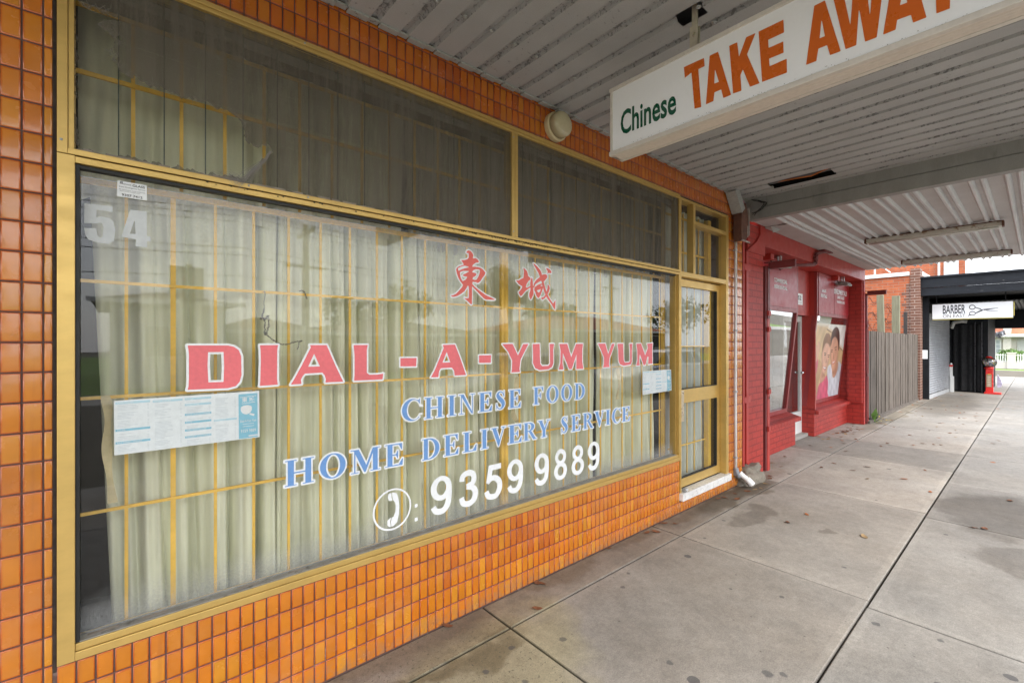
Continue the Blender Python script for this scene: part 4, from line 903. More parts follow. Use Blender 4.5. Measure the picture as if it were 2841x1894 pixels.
# ---- curtains
def curtain(name, x0, x1, z0, z1, y, amp, mat, label, seed, pitch=.1, lean=0., panels=None, drop=.0, group=None):
    rnd = random.Random(seed); b = MB(); nx = int((x1 - x0) / .005); nz = 26
    ph = [rnd.uniform(0, 6.28) for _ in range(8)]; wob = [rnd.uniform(-.02, .02) for _ in range(60)]
    def Y(x, t):                                            # t: 0 top .. 1 bottom
        s = (x + .022 * math.sin(x * 3.1 + ph[1]) + .012 * math.sin(x * 13.7 + ph[2])) / pitch * 2 * math.pi
        f = 1 - 2 * abs(math.sin(.5 * (s + 1.9 * math.sin(x * 7.3 + ph[0]) + .5 * math.sin(x * 23 + ph[1]) + t * .8 * math.sin(x * 5 + ph[2])))) ** .6
        g = math.sin(s * .37 + ph[3] + t * .7) * .55 + math.sin(s * 2.1 + ph[4] + t * 1.2) * .22
        m_ = .75 + .45 * math.sin(x * 6.1 + ph[5]) + .25 * math.sin(x * 17 + ph[6])
        return y + amp * (f * max(.25, m_) + g) * (.6 + .45 * t) + .006 * math.sin(t * 9 + x * 40) * math.sin(x * 3 + t * 4)
    i0 = 0
    for j in range(nz + 1):
        t = j / nz
        for i in range(nx + 1):
            x = x0 + (x1 - x0) * i / nx
            xx = x + .012 * math.sin(x * 9 + ph[5]) * t + .02 * t * math.sin(x * 2.7 + ph[6]) + lean * t * max(0, 1 - (x - x0) / .5)
            zz = z1 + (z0 - z1) * t + (.012 * math.sin(x * 60 + ph[7]) + .01 * math.sin(x * 11) if j == nz else 0)
            b.v.append((xx, Y(x, t), zz))
    for j in range(nz):
        for i in range(nx):
            a = j * (nx + 1) + i; b.f.append((a, a + 1, a + nx + 2, a + nx + 1)); b.m.append(0)
    o = b.build(name, mat, origin=((x0 + x1) / 2, y, z0), smooth=True, fixn=False); tag(o, label, 'curtain', group); return o
curtain('curtain', -.085, .63, .40, 2.24, .27, .055, CURT, 'pale green curtain behind the 54 at the left end of the display window', 21, .115, .10)
curtain('curtain', .60, 1.36, .40, 2.24, .28, .052, CURT, 'pale green curtain hanging behind the word DIAL', 22, .085)
curtain('curtain', 1.375, 3.06, .40, 2.24, .28, .052, CURT, 'long pale green curtain behind the Chinese characters and phone number', 23, .095)
curtain('curtain', 3.08, 3.935, .40, 2.24, .275, .055, CURT, 'pale green curtain flaring out at the right end of the display window', 24, .085, -.05)
curtain('curtain', -.12, 1.30, 2.18, 2.95, .30, .024, CURT, 'pale curtain seen through the torn fly screen', 25, .12)
curtain('curtain', 1.32, 3.93, 2.18, 2.95, .30, .020, CURTU, 'dimmed pleated curtain behind the intact fly screen', 26, .07)
curtain('curtain', 4.02, 4.86, .20, 2.93, .20, .024, cloth_mat('white_sheer_curtain', (.74, .75, .68), .3), 'white frayed curtain behind the glass door', 27, .085)

# ---- papers on the glass
def menu(name, c4, label, detail=True):
    # c4: four corners (x, z) tl, tr, br, bl on the inside of the glass
    tl, tr, br, bl = [Vector(c) for c in c4]
    def P(u, v, d=0.): a = tl.lerp(tr, u); c = bl.lerp(br, u); p = a.lerp(c, v); return (p.x, .0405 - d + .0 * u, p.y)
    root = thing(name, (bl.x, .0405, bl.y), label, 'poster')
    b = MB(); b.face([P(0, 0), P(1, 0), P(1, 1), P(0, 1)]); b.build('sheet', PAPER, root, fixn=False)
    k = MB(); t = MB()
    def rect(mb, u0, u1, v0, v1, mi=0, d=.0008): mb.face([P(u0, v0, d), P(u1, v0, d), P(u1, v1, d), P(u0, v1, d)], mi)
    heads = [(.008, .218, [(.03, .07, 1, 'APPETISERS'), (.53, .57, 0, 'SOUPS'), (.76, .80, 0, 'BATTERED DISHES')]), (.235, .43, [(.045, .085, 1, 'MAIN DISHES')]),
             (.445, .63, [(.045, .085, 1, 'EXTRA'), (.16, .20, 1, 'OMELETTES'), (.355, .395, 0, 'VEGETARIAN DISHES'), (.51, .55, 0, 'RICE'), (.665, .705, 0, 'WESTERN DISHES'), (.80, .84, 0, 'DESSERT AND DRINKS')]), (.648, .82, [(.53, .565, 1, 'BANQUETS')])]
    rnd = random.Random(5)
    for u0, u1, hs in heads:
        for a, c, li, s in hs:
            rect(k, u0, u1, a, c, li)
            if detail: text_mb(t, s, lambda p, q, u0=u0, a=a, c=c, s=s: P(u0 + .008 + .005 * len(s) + p, (a + c) / 2 - q, .0016), .010 * len(s), .026)
        v = .10
        while v < .96:
            if not any(a - .015 < v < c + .02 for a, c, _, _ in hs) and rnd.random() < .9:
                rect(k, u0 + .012, u0 + .012 + rnd.uniform(.3, .62) * (u1 - u0), v, v + .006, 2); rect(k, u1 - .018, u1 - .006, v, v + .006, 2)
            v += .026
    rect(k, .835, .985, .045, .985, 0)
    k.build('printed_panel', [CYAN, CYANL, PTEXT], root, fixn=False)
    text_mb(t, '東 城', lambda p, q: P(.91 + p, .17 - q, .0018), .10, .10, 0, .02)
    text_mb(t, 'Dial-A-Yum Yum', lambda p, q: P(.91 + p, .62 - q, .0018), .125, .05, 0, .01)
    text_mb(t, '9359 9889', lambda p, q: P(.91 + p, .83 - q, .0018), .12, .065)
    for a in (0.68, .73): rect(t, .865, .955, a, a + .008, 0, .0018)
    rect(t, .91, .985, .93, .955, 0, .0018)
    for w_ in [[(.845, .11), (.975, .09), (.975, .10), (.845, .12)], [(.86, .245), (.965, .225), (.965, .235), (.86, .255)]]: t.face([P(u, v, .0018) for u, v in w_])
    t.face([P(.895 + .045 * math.cos(s / 12 * 6.283), .34 + .055 * math.sin(s / 12 * 6.283), .0018) for s in range(12)])
    t.face([P(.895 + .045 * math.cos(s / 12 * math.pi), .36 + .12 * math.sin(s / 12 * math.pi), .0017) for s in range(13)])
    t.face([P(.925, .46, .0019), (P(.96, .49, .0019)), P(.955, .53, .0019), P(.918, .49, .0019)])
    t.build('printed_text', VWHITE, root, fixn=False)
z6 = zm(300, 1070, 440, 2352); zN = zm(1200, 900, 680, 2132)
menu('menu_poster', [onY(*z6(p), .0405) for p in ((85, 225), (2240, 75), (2247, 760), (92, 1035))], 'long white and blue menu sheet taped inside the window below the D of DIAL')
menu('menu_poster', [onY(*zN(p), .0405) for p in ((1828, 408), (2075, 392), (2080, 575), (1828, 613))], 'smaller blue menu sheet at the right end of the display window')
def sticker():
    z7 = zm(200, 450, 550, 1568); c = [onY(*z7(p), GY) for p in ((357, 145), (591, 185), (584, 308), (357, 270))]
    x0, x1, z1, z0 = c[0][0], c[1][0], c[0][1], c[3][1]; yy = GY - .0006
    r = thing('glazier_sticker', (x0, yy, z0), 'white glazier sticker with a phone number above the 54', 'sticker')
    b = MB(); b.face([(x0, yy, z0), (x1, yy, z0), (x1, yy, z1), (x0, yy, z1)]); b.build('label_sheet', VWHITE, r, fixn=False)
    t = MB(); W, H = x1 - x0, z1 - z0
    def T(s, u, v, w_, h, bo=0): text_mb(t, s, lambda p, q: (x0 + W * (u + p), yy - .0007, z0 + H * (v + q)), w_, h, 0, bo)
    T('ADVANCE', .32, .83, .28, .09); T('GLASS', .72, .83, .42, .16, .02); T('24Hr Emergency Service', .5, .63, .9, .11); T('All insurance work welcome', .5, .47, .9, .07); T('Aluminium Shopfronts', .42, .37, .68, .07); T('9307 7412', .5, .14, .7, .16, .02)
    for a, c_ in ((.09, .90), (.14, .90), (.08, .82), (.13, .82)): t.face([(x0 + W * a, yy - .0007, z0 + H * c_), (x0 + W * (a + .045), yy - .0007, z0 + H * c_), (x0 + W * (a + .05), yy - .0007, z0 + H * (c_ + .06)), (x0 + W * (a + .01), yy - .0007, z0 + H * (c_ + .06))])
    t.build('printed_text', INK, r, fixn=False)
sticker()
def tinsel():
    zt = zm(600, 600, 700, 2352); b = MB(); rnd = random.Random(8); yy = .05
    def path(P, w_, n=3, r=.0009):
        for q in range(n):
            Q = []
            for k, p in enumerate(smooth_path(P, 7)):
                x, z = onY(*zt(p), yy); Q.append((x + rnd.gauss(0, w_), yy + rnd.gauss(0, .002), z + rnd.gauss(0, w_)))
            b.tube(Q, r, 4, cap=False)
    path([(445, 705), (455, 720), (443, 790), (448, 850), (445, 870)], .0012, 2); path([(432, 715), (445, 703), (458, 715), (445, 800)], .0005, 1)
    path([(445, 870), (430, 930), (455, 960), (480, 930), (490, 1010), (470, 1080), (450, 1095), (455, 1000), (440, 950), (415, 960)], .003, 5)
    path([(450, 1095), (500, 1130), (560, 1175), (620, 1195), (680, 1190), (740, 1170), (800, 1160)], .0016, 3, .0011); path([(800, 1160), (770, 1180), (765, 1220), (755, 1240)], .002, 3)
    path([(775, 700), (800, 695), (825, 715), (835, 745), (845, 770)], .0025, 4)
    o = b.build('dangling_wire', M('tarnished_wire', (.20, .19, .18), .4, .6), origin=(*[onY(*zt((450, 1095)), yy)[0], yy], onY(*zt((450, 1095)), yy)[1]), fixn=False)
    tag(o, 'tangled thin wire dangling inside the window above the letters I and A', 'wire')
tinsel()

def ties():
    for P, w_, lab in (([(292, 1098), (300, 1150), (296, 1230), (302, 1310), (313, 1395)], .012, 'tan curtain tie hanging at the left end of the window by the long menu'),
                       ([(1437, 1045), (1432, 1100), (1426, 1150), (1436, 1172)], .020, 'tan curtain tie hanging behind the word CHINESE'),
                       ([(1716, 1020), (1718, 1060), (1714, 1108)], .024, 'straight tan curtain tie hanging near the small menu')):
        b = MB(); Q = smooth_path([(*onY(u, v, .075),) for u, v in P], 5); n_ = len(Q)
        for k in range(n_ - 1):
            (x0, z0), (x1, z1) = Q[k], Q[k + 1]; a, c = [.075 + .006 * math.sin((k + d) * .9) for d in (0, 1)]
            w0, w1 = [w_ * (1 + .25 * math.sin((k + d) * .7)) for d in (0, 1)]
            b.face([(x0 - w0, a, z0), (x0 + w0, a + .006, z0), (x1 + w1, c + .006, z1), (x1 - w1, c, z1)])
        o = b.build('curtain_tie', TIE, origin=(Q[-1][0], .075, Q[-1][1]), fixn=False); tag(o, lab, 'curtain tie')
TIE = M('tan_ribbon', (.50, .42, .24), .7, var=.25, vs=14)
ties()
# wall lamp
def wall_lamp():
    c = (2.285, -.004, 3.075)
    r = thing('wall_lamp', c, 'round cream bulkhead lamp fixed to the orange tiles above the window', 'lamp')
    b = MB(); b.lathe([(.093, 0), (.097, .006), (.097, .036), (.090, .043)], c, 'Y', 40); b.build('base', CREAM, r, smooth=False)
    b = MB(); b.lathe([(.084, .043), (.084, .088), (.078, .10), (.064, .108), (.02, .111)], c, 'Y', 40); b.build('lamp_cover', CREAM2, r, smooth=True)
wall_lamp()

# ================================================================== AWNING 1 (over the takeaway)
def awning1():
    X0, X1, Y0, Y1, Z = -3.6, 5.41, -.030, -3.55, 3.2
    r = thing('front_awning', (1, Y0, Z), 'grey ribbed steel awning ceiling over the orange takeaway', 'awning')
    P = .1615; xo = 1.134 - .005
    prof = []                                              # (x, z, mat)
    k = math.floor((X0 - xo) / P)
    pts = []
    while xo + k * P < X1:
        a = xo + k * P
        for dx, dz in ((-.024, 0), (-.014, .019), (.014, .019), (.024, 0)): pts.append((a + dx, Z + dz))
        k += 1
    pts = [p for p in pts if X0 < p[0] < X1]; pts = [(X0, Z)] + pts + [(X1, Z)]
    holes = [(4.985, 5.205, -.937, -.391), (2.072, 2.175, -1.15, -1.02)]
    # vertical cuts at hole edges
    allx = sorted(set([p[0] for p in pts] + [h for q in holes for h in q[:2]]))
    def zat(x):
        for i in range(len(pts) - 1):
            if pts[i][0] <= x <= pts[i + 1][0]:
                t = (x - pts[i][0]) / max(1e-9, pts[i + 1][0] - pts[i][0]); return pts[i][1] + t * (pts[i + 1][1] - pts[i][1])
        return Z
    yb = sorted(set([Y0, Y1] + [h for q in holes for h in q[2:]]), reverse=True)
    b = MB()
    for i in range(len(allx) - 1):
        xa, xb = allx[i], allx[i + 1]; za, zb = zat(xa), zat(xb)
        if xb - xa < 1e-5: continue
        for j in range(len(yb) - 1):
            ya, yc = yb[j], yb[j + 1]
            if any(h[0] - 1e-6 <= xa and xb <= h[1] + 1e-6 and h[2] - 1e-6 <= yc and ya <= h[3] + 1e-6 for h in holes): continue
            b.face([(xa, ya, za), (xb, ya, zb), (xb, yc, zb), (xa, yc, za)], 1 if (abs(za - zb) > 1e-4 or za > Z + .01) else 0)
    b.build('ceiling_sheet', [CEIL, CEILF], r, fixn=False)
    b = MB(); b.box(X0, X1, Y1, .0, Z + .16, Z + .20); b.box(X0, X0 + .03, Y1, 0, Z + .03, Z + .16); b.build('roof_deck', M('awning_roof', (.3, .3, .3), .7), r)
    b = MB(); b.box(4.80, 5.35, -1.2, -.2, Z + .12, Z + .155); b.box(5.10, 5.16, -1.0, -.3, Z + .035, Z + .10, 1); b.box(5.34, 5.36, -1.3, -.1, Z + .03, Z + .155); b.box(4.78, 4.80, -1.3, -.1, Z + .03, Z + .155); b.box(4.80, 5.34, -.12, -.10, Z + .03, Z + .155); b.box(4.80, 5.34, -1.3, -1.28, Z + .03, Z + .155); b.build('cavity_batten', [DARK, M('grey_cavity_steel', (.12, .12, .12), .6)], r)
    # wall flashing following the ribs
    b = MB(); k = math.floor((-1 - xo) / P)
    while xo + k * P < X1 - .05:
        a = xo + k * P
        b.box(a + .030, a + P - .030, -.050, -.012, Z - .012, Z - .001, 0, .003); b.box(a - .026, a + .026, -.046, -.012, Z - .004, Z + .006, 0, .002); k += 1
    b.build('wall_flashing', FLASH, r)
    # screws
    sc_ = MB(); sc_.lathe([(.013, 0), (.012, -.0025), (.006, -.003), (.006, -.007), (.0035, -.0085)], (0, 0, 0), 'Z', 10)
    first = None
    for row in (-.355, -1.138):
        k = 0
        for k in range(0, 27):
            x = 1.134 + k * P
            if x > 5.3 or x < .9: continue
            if abs(x - 5.17) < .0: continue
            if first is None:
                first = sc_.build('rivet', GALV, None); first.parent = r; first.location = Vector((x, row, Z - .0005)) - Vector(r.location)
            else:
                d = first.copy(); COL.objects.link(d); d.parent = r; d.location = Vector((x, row, Z - .0005)) - Vector(r.location)
    b = MB(); b.box(X0, X1, Y1 - .16, Y1, Z - .02, Z + .30, 0, .01); b.box(X0, X1, Y1 - .18, Y1 - .161, Z + .26, Z + .33); b.build('front_gutter', BEAM, r)
    # end beam towards the red shop
    b = MB()
    b.box(5.412, 5.50, Y1, -.002, 3.095, 3.245, 0, .003); b.box(5.402, 5.50, Y1, -.05, 2.966, 3.088, 0, .004); b.box(5.42, 5.49, Y1, -.05, 3.086, 3.097)
    for y in (-.92,): pass
    b.build('end_beam', BEAM, r)
    b = MB(); b.tube([(5.14, -.42, 3.245), (5.10, -.6, 3.222), (5.12, -.75, 3.215), (5.07, -.90, 3.232), (5.0, -.94, 3.24)], .007, 6); o = b.build('orange_cable', M('orange_cable_sheath', (.55, .16, .03), .5), origin=(5.1, -.6, 3.22)); tag(o, 'orange cable visible inside the rectangular hole in the awning ceiling', 'cable')
awning1()

# hanging light box sign
def box_sign():
    X, XB, ya, yb, z0, z1 = 2.095, 2.205, -.625, -2.38, 2.640, 3.012
    r = thing('hanging_sign', (2.15, -1.5, 2.64), 'long white light box sign reading Chinese TAKE AWAY hung from the awning', 'sign')
    b = MB(); t = .016
    b.box(X, XB, ya - t, ya, z0, z1, 0, .002); b.box(X, XB, yb, yb + t, z0, z1, 0, .002)
    b.box(X - .004, XB + .004, yb - .002, ya + .002, z1 - .014, z1 + .004, 0, .002)
    b.box(X - .006, X + .020, yb - .002, ya + .002, z0 - .002, z0 + .022, 0, .003); b.box(XB - .02, XB + .006, yb - .002, ya + .002, z0 - .002, z0 + .022, 0, .003)
    b.build('frame', SIGNF, r)
    b = MB(); b.box(X + .021, XB - .021, yb, ya, z0 + .0, z0 + .010); n = 4
    for k in range(3): y_ = 0; x = X + .034 + k * .018; b.box(x, x + .002, yb, ya, z0 - .0006, z0 + .001)
    b.build('underside', SIGNB, r)
    b = MB(); b.box(X + .006, X + .010, yb + t, ya - t, z0 + .022, z1 - .014); b.box(XB - .010, XB - .006, yb + t, ya - t, z0 + .022, z1 - .014); face = b.build('sign_face', SIGNW, r)
    c7 = zm(1680, 0, 1161, 2352); XF = X + .0045
    def fn(s, z, d=0): return (XF - d, -s, z)
    b = MB(); K = (2.1 - CAM_Y * 0)
    def tr(P): return [(-onX(*c7(p), XF)[0], onX(*c7(p), XF)[1]) for p in P]
    T = tr([(440, 380), (553, 328), (557, 374), (521, 391), (538, 604), (500, 613), (483, 410), (446, 440)])
    A = tr([(585, 315), (632, 293), (706, 535), (662, 553), (650, 505), (612, 521), (606, 570), (564, 589)]); Ah = tr([(615, 392), (637, 462), (611, 472)])
    Kk = tr([(695, 260), (740, 240), (750, 322), (790, 212), (843, 188), (795, 308), (866, 470), (812, 490), (772, 392), (758, 425), (764, 512), (717, 528)])
    E_ = tr([(860, 180), (1000, 113), (1003, 185), (914, 226), (916, 272), (999, 235), (1001, 298), (919, 332), (922, 375), (1018, 332), (1020, 410), (880, 463)])
    A2 = tr([(1173, 35), (1233, 5), (1322, 290), (1262, 312), (1245, 256), (1196, 276), (1185, 345), (1127, 367)]); A2h = tr([(1214, 108), (1233, 206), (1203, 218)])
    zb, zt = A[6][1] * 0 + 2.714 + .0, 2.940
    zb = sum(p[1] for p in (A2[2], A2[3], A2[6], A2[7])) / 4; zt = A2[0][1]
    s0 = A2[3][0]; 
    ca = zm(2200, 0, 500, 1344)
    def tr2(P): return [(-onX(*ca(p), XF)[0], onX(*ca(p), XF)[1]) for p in P]
    W = tr2([(298, -20), (374, -55), (428, 195), (449, -85), (545, -125), (575, 135), (594, -145), (684, -180), (625, 281), (538, 314), (492, 60), (472, 340), (392, 370)])
    A3 = tr2([(672, 262), (765, 225), (777, 152), (880, 114), (896, 172), (996, 133), (886, -262), (752, -215)]); A3h = tr2([(797, 43), (853, 22), (826, -85)])
    Yy = tr2([(1070, 104), (1170, 66), (1174, -110), (1250, -420), (1150, -375), (1112, -190), (1060, -335), (960, -290), (1064, -60)])
    for P_, H in ((T, []), (A, [Ah]), (Kk, []), (E_, []), (A2, [A2h]), (W, []), (A3, [A3h]), (Yy, [])): shape_mesh(b, [P_], H, 0, .0022, fn)
    b.build('take_away_lettering', OR_V, face, fixn=False)
    g = MB(); rnd = random.Random(41)
    for k in range(260):
        y_ = rnd.uniform(yb + .02, ya - .02); g.lathe([(rnd.uniform(.0006, .0022), 0), (.0005, -.0004)], (XF + .001, y_, z0 + .023 + rnd.random() ** 3 * .016), 'X', 6)
    g.build('grime', M('grey_grime', (.36, .35, .33), .9), face)['kind'] = 'stuff'
    b = MB(); a = tr([(85, 700)])[0]; c = tr([(397, 600)])[0]
    text_mb(b, 'Chinese', lambda p, q: (XF - .0, -(a[0] + c[0]) / 2 - p - 0 * q, 2.800 + q), c[0] - a[0], .135, 0, .022)
    b.build('chinese_lettering', GR_V, face, fixn=False)
    for yy, lab in ((-1.10, 'inner'), (-2.05, 'outer')):
        b = MB(); b.box(2.135, 2.15, yy - .012, yy + .012, z1 + .06, 3.26, 0, .001); b.box(2.128, 2.134, yy - .02, yy + .02, z1, z1 + .13, 0, .001); b.box(2.151, 2.157, yy - .02, yy + .02, z1, z1 + .13, 0, .001)
        b.tube([(2.120, yy, z1 + .09), (2.165, yy, z1 + .09)], .008, 8); b.build('hanger_strap', M('chipped_cream_steel', (.42, .38, .30), .6, var=.2, vs=20, dirt=(.15, .06, .03), dthr=.58), r)
box_sign()

# ================================================================== pipes, rock at the end of the tiles
def pipes():
    r = thing('downpipe', (5.10, -.03, .03), 'thin white pipe clipped to the orange tiles beside the glass door', 'pipe')
    b = MB(); b.tube([(5.125, -.030, .20), (5.122, -.028, 1.0), (5.128, -.028, 2.0), (5.125, -.030, 2.95)], .0135, 12); b.build('pipe', PVC, r, smooth=True)
    for z in (.33, 1.05, 1.72, 2.60):
        b = MB(); b.lathe([(.017, -.011), (.0175, .011)], (5.126, -.029, z), 'Z', 12); b.box(5.108, 5.145, -.018, -.006, z - .006, z + .006); b.build('clip', GALV, r)
    b = MB(); b.tube([(5.125, -.030, .21), (5.13, -.045, .16), (5.15, -.06, .12)], .022, 12); b.box(5.118, 5.155, -.05, -.006, .13, .215, 0, .006); b.build('grey_fitting', M('grey_plastic', (.22, .24, .27), .5), r)
    b = MB(); b.tube([(5.15, -.06, .165), (5.17, -.10, .125), (5.18, -.135, .10)], .027, 14); b.tube([(5.178, -.128, .108), (5.20, -.175, .050)], .033, 14); b.tube([(5.19, -.075, .13), (5.165, -.05, .16)], .02, 12); b.build('elbow', PVC, r, smooth=False)
    import bmesh
    bm = bmesh.new(); bmesh.ops.create_icosphere(bm, subdivisions=4, radius=1); rnd = np.random.RandomState(3)
    b = MB()
    from mathutils import noise as mn
    for v in bm.verts:
        p = v.co; k = 1 + .42 * mn.noise(p * 1.7 + Vector((3, 1, 0))) + .16 * mn.noise(p * 4) + .07 * mn.noise(p * 9)
        q = Vector((math.copysign(abs(p.x) ** .75, p.x), math.copysign(abs(p.y) ** .8, p.y), math.copysign(abs(p.z) ** .7, p.z))) * k
        sl_ = .75 + .25 * (q.x + 1) / 2
        b.v.append((5.44 + q.x * .26, -.02 + q.y * .115, .06 + q.z * .11 * (1.0 + .25 * q.x)))
    for f in bm.faces: b.f.append(tuple(v.index for v in f.verts)); b.m.append(0)
    bm.free(); o = b.build('stone', STONE, origin=(5.4, -.03, 0), smooth=True); tag(o, 'rough mossy lump of stone and mortar at the foot of the red pier', 'stone')
    r = thing('gutter_spout', (5.2, -.06, 2.7), 'rusted awning spout in the corner above the white pipe', 'spout')
    rot = Matrix.Rotation(R(-32), 3, 'Y')
    b = MB(); b.obox((5.02, -.07, 3.11), (.10, .11, .26), Matrix.Rotation(R(-38), 3, 'Y'), 0, .006); b.build('spout_box', M('silver_grey_timber', (.33, .33, .32), .6, var=.3, vs=30, stretch=(1, 1, 6)), r)
    b = MB(); fnp = lambda a, c, t: (a, t, c)
    b.prism([(5.06, 3.03), (5.17, 3.10), (5.235, 2.95), (5.235, 2.76), (5.16, 2.70), (5.06, 2.68), (5.05, 2.8)], fnp, -.12, -.035); b.build('spout_end', RUST, r)
    b = MB(); b.box(5.235, 5.243, -.13, -.03, 2.76, 3.06); b.box(5.05, 5.24, -.135, -.122, 2.675, 2.69); b.box(5.20, 5.215, -.125, -.120, 2.74, 2.86); b.build('flange', M('flaking_white_rust', (.35, .30, .28), .8, var=.4, vs=40), r)
    r2 = MB(); rnd = random.Random(3)
    for k in range(5):
        P = [(5.34, -.12, 3.17)]
        a = rnd.uniform(0, 6.28)
        for s in range(7):
            t = s / 6; P.append((5.34 + .03 * math.sin(a + t * 3), -.12 - .14 * math.sin(t * 3.1) * rnd.uniform(.8, 1.1), 3.17 - .16 * t * rnd.uniform(.7, 1.1)))
        r2.tube(P, .0035, 5)
    o = r2.build('loose_cable', BLK, origin=(5.34, -.12, 3.0)); tag(o, 'loop of loose black cable hanging where the awning beam meets the wall', 'cable')
pipes()

# ================================================================== RED SHOP
def red_shop():
    r = thing('red_shop', (8.2, 0, 0), 'bright red painted brick office with slanted windows next to the takeaway', 'shop')
    def fnx(a, c, t): return (t, a, c)
    b = MB(); b.box(5.52, 5.97, .0, 2.2, 0, 2.975, 0, .01); b.build('left_pier', REDB, r)
    b = MB(); b.box(5.362, 5.40, -.012, .3, .18, 2.74, 0, .003); b.box(5.40, 5.455, .02, .3, .1, 3.0, 1); b.box(5.455, 5.512, -.010, .3, .20, 2.64, 0, .003)
    for z in (2.45, .93): b.box(5.40, 5.56, -.014, -.011, z - .035, z + .035)
    b.build('pier_edge_angle', [RED, DRED], r)
    # corbel
    b = MB(); b.prism([(5.455, 2.64), (5.55, 2.64), (5.97, 2.64), (5.97, 2.99), (5.83, 2.99), (5.83, 2.88), (5.72, 2.78)], lambda a, c, t: (a, t, c), -.02, -.001); b.build('corbel', RED, r)
    b = MB(); b.box(5.97, 10.95, .0, .26, 2.77, 3.199, 0, .004); b.build('lintel', RED, r)
    b = MB(); b.box(10.86, 10.96, .0, 2.2, 0, 2.768, 0, .004); b.box(5.972, 10.858, .90, 1.0, .0, 3.2); b.build('side_wall', REDB, r)
    b = MB(); b.box(5.4, 10.96, .02, 3.0, 3.20, 4.6); b.build('upper_wall', REDR, r)
    b = MB(); b.box(5.972, 10.858, .262, 1.0, 2.772, 2.80); b.build('bay_soffit', RED, r)
    b = MB(); b.box(10.80, 10.858, .02, .25, .42, 2.765); b.build('right_reveal', REDB, r)
    # bases
    for x0, x1 in ((5.972, 7.955), (8.862, 10.858)):
        b = MB(); b.box(x0, x1, .27, .62, 0, .385, 0, .006); b.build('window_base', REDB, r)
        b = MB(); fn = lambda a, c, t: (t, a, c)
        xe = x1 + (.06 if x0 < 6 else 0); n_ = int((xe - x0) / .115)
        for k in range(n_):
            a = x0 + (xe - x0) * k / n_; c_ = x0 + (xe - x0) * (k + 1) / n_ - .006
            b.prism([(.205, .380), (.205, .435), (.45, .505), (.45, .386)], fn, a, c_)
        b.box(x0, xe, .21, .44, .386, .425); b.build('sill', REDB, r)
    # slanted windows + head panels
    def win(x0, x1, nm, mull=None):
        f = MB()
        yt, yb, zt, zb = .25, .405, 2.06, .50
        sl = lambda z: yt + (yb - yt) * (zt - z) / (zt - zb)
        def post(x, w=.05, m=0):
            f.prism([(sl(zb) - .02, zb), (sl(zt) - .02, zt), (2.76 * 0 + yt - .02, 2.765), (yt + .05, 2.765), (sl(zt) + .05, zt), (sl(zb) + .05, zb)], lambda a, c, t: (t, a, c), x, x + w, m)
        post(x0); post(x1 - .05)
        f.prism([(sl(zb) - .025, zb - .005), (sl(zb + .06) - .025, zb + .06), (sl(zb + .06) + .05, zb + .06), (sl(zb) + .05, zb - .005)], lambda a, c, t: (t, a, c), x0 + .051, x1 - .051)
        f.box(x0 + .051, x1 - .051, yt - .03, yt + .05, 2.035, 2.095); f.box(x0 + .051, x1 - .051, yt - .03, yt + .05, 2.70, 2.765)
        fr = f.build('window_frame', M('brown_red_frame', (.28, .030, .030), .4, var=.1), r)
        g = MB(); g.face([(x0 + .04, sl(zb) + .01, zb), (x1 - .04, sl(zb) + .01, zb), (x1 - .04, yt + .01, zt), (x0 + .04, yt + .01, zt)]); g.build('pane', GLASSR, fr, fixn=False)
        g = MB(); z = zb + .06
        while z < zt - .02: g.box(x0 + .06, x1 - .06, sl(z) + .06, sl(z) + .085, z, z + .0035); z += .017
        g.box(x0 + .05, x1 - .05, .60, .62, .4, 2.1, 1)
        g.build('blind', [M('pale_venetian_blind', (.50, .49, .46), .5), M('blind_backing', (.20, .195, .18), .8)], fr)
        return fr
    wl = win(5.98, 7.95, 'l'); wr = win(8.87, 10.80, 'r')
    def panel(x0, x1, lines, sx0, sz):
        b = MB(); b.box(x0, x1, .222, .229, 2.098, 2.700, 0, .001); o = b.build('sign_panel', PANEL, r)
        t = MB()
        for s, cx, cz, w_, h in lines: text_mb(t, s, lambda p, q: (cx + p, .2185, cz + q), w_, h, 0, .03)
        t.build('lettering', VWHITE, o, fixn=False)
    q3 = zm(1980, 500, 440, 1725)
    X = lambda x, y: onY(*q3((x, y)), .2185)
    def L(s, x0, x1, y0, y1):
        a = X(x0, (y0 + y1) / 2); c = X(x1, (y0 + y1) / 2); t_ = X((x0 + x1) / 2, y0); b_ = X((x0 + x1) / 2, y1); return (s, (a[0] + c[0]) / 2, (t_[1] + b_[1]) / 2, c[0] - a[0], t_[1] - b_[1])
    panel(6.05, 7.88, [L('COMMERCIAL', 657, 800, 1075, 1120), L('RESIDENTIAL', 662, 800, 1150, 1187)], 0, 0)
    panel(8.93, 9.81, [L('SALES', 1178, 1224, 1190, 1220), L('RENTALS', 1168, 1233, 1242, 1280)], 0, 0)
    panel(9.83, 10.795, [L('DEVELOPMENT SALES', 1312, 1448, 1198, 1250), L('LAND SALES', 1345, 1420, 1262, 1296), L('WAREHOUSES', 1340, 1425, 1316, 1344)], 0, 0)
    # centre bay
    b = MB(); b.box(7.957, 8.36, .34, .50, 2.03, 2.768); b.box(8.36, 8.868, .34, .36, 2.03, 2.768, 0); b.box(8.872, 8.92, .26, .9, .39, 2.03); b.box(8.869, 8.915, .275, .9, 2.032, 2.768); b.build('bay_panel', RED, r)
    b = MB(); b.box(7.9, 8.9, .36, .9, .0, .05, 0, .004); b.build('door_step', CONCD, r)
    d = MB(); d.box(7.99, 8.05, .455, .50, .052, 2.03); d.box(8.80, 8.865, .455, .50, .052, 2.03); d.box(8.052, 8.798, .455, .50, .052, .42); d.box(8.052, 8.798, .455, .50, 1.93, 2.028); dd = d.build('door', WHITE, r)
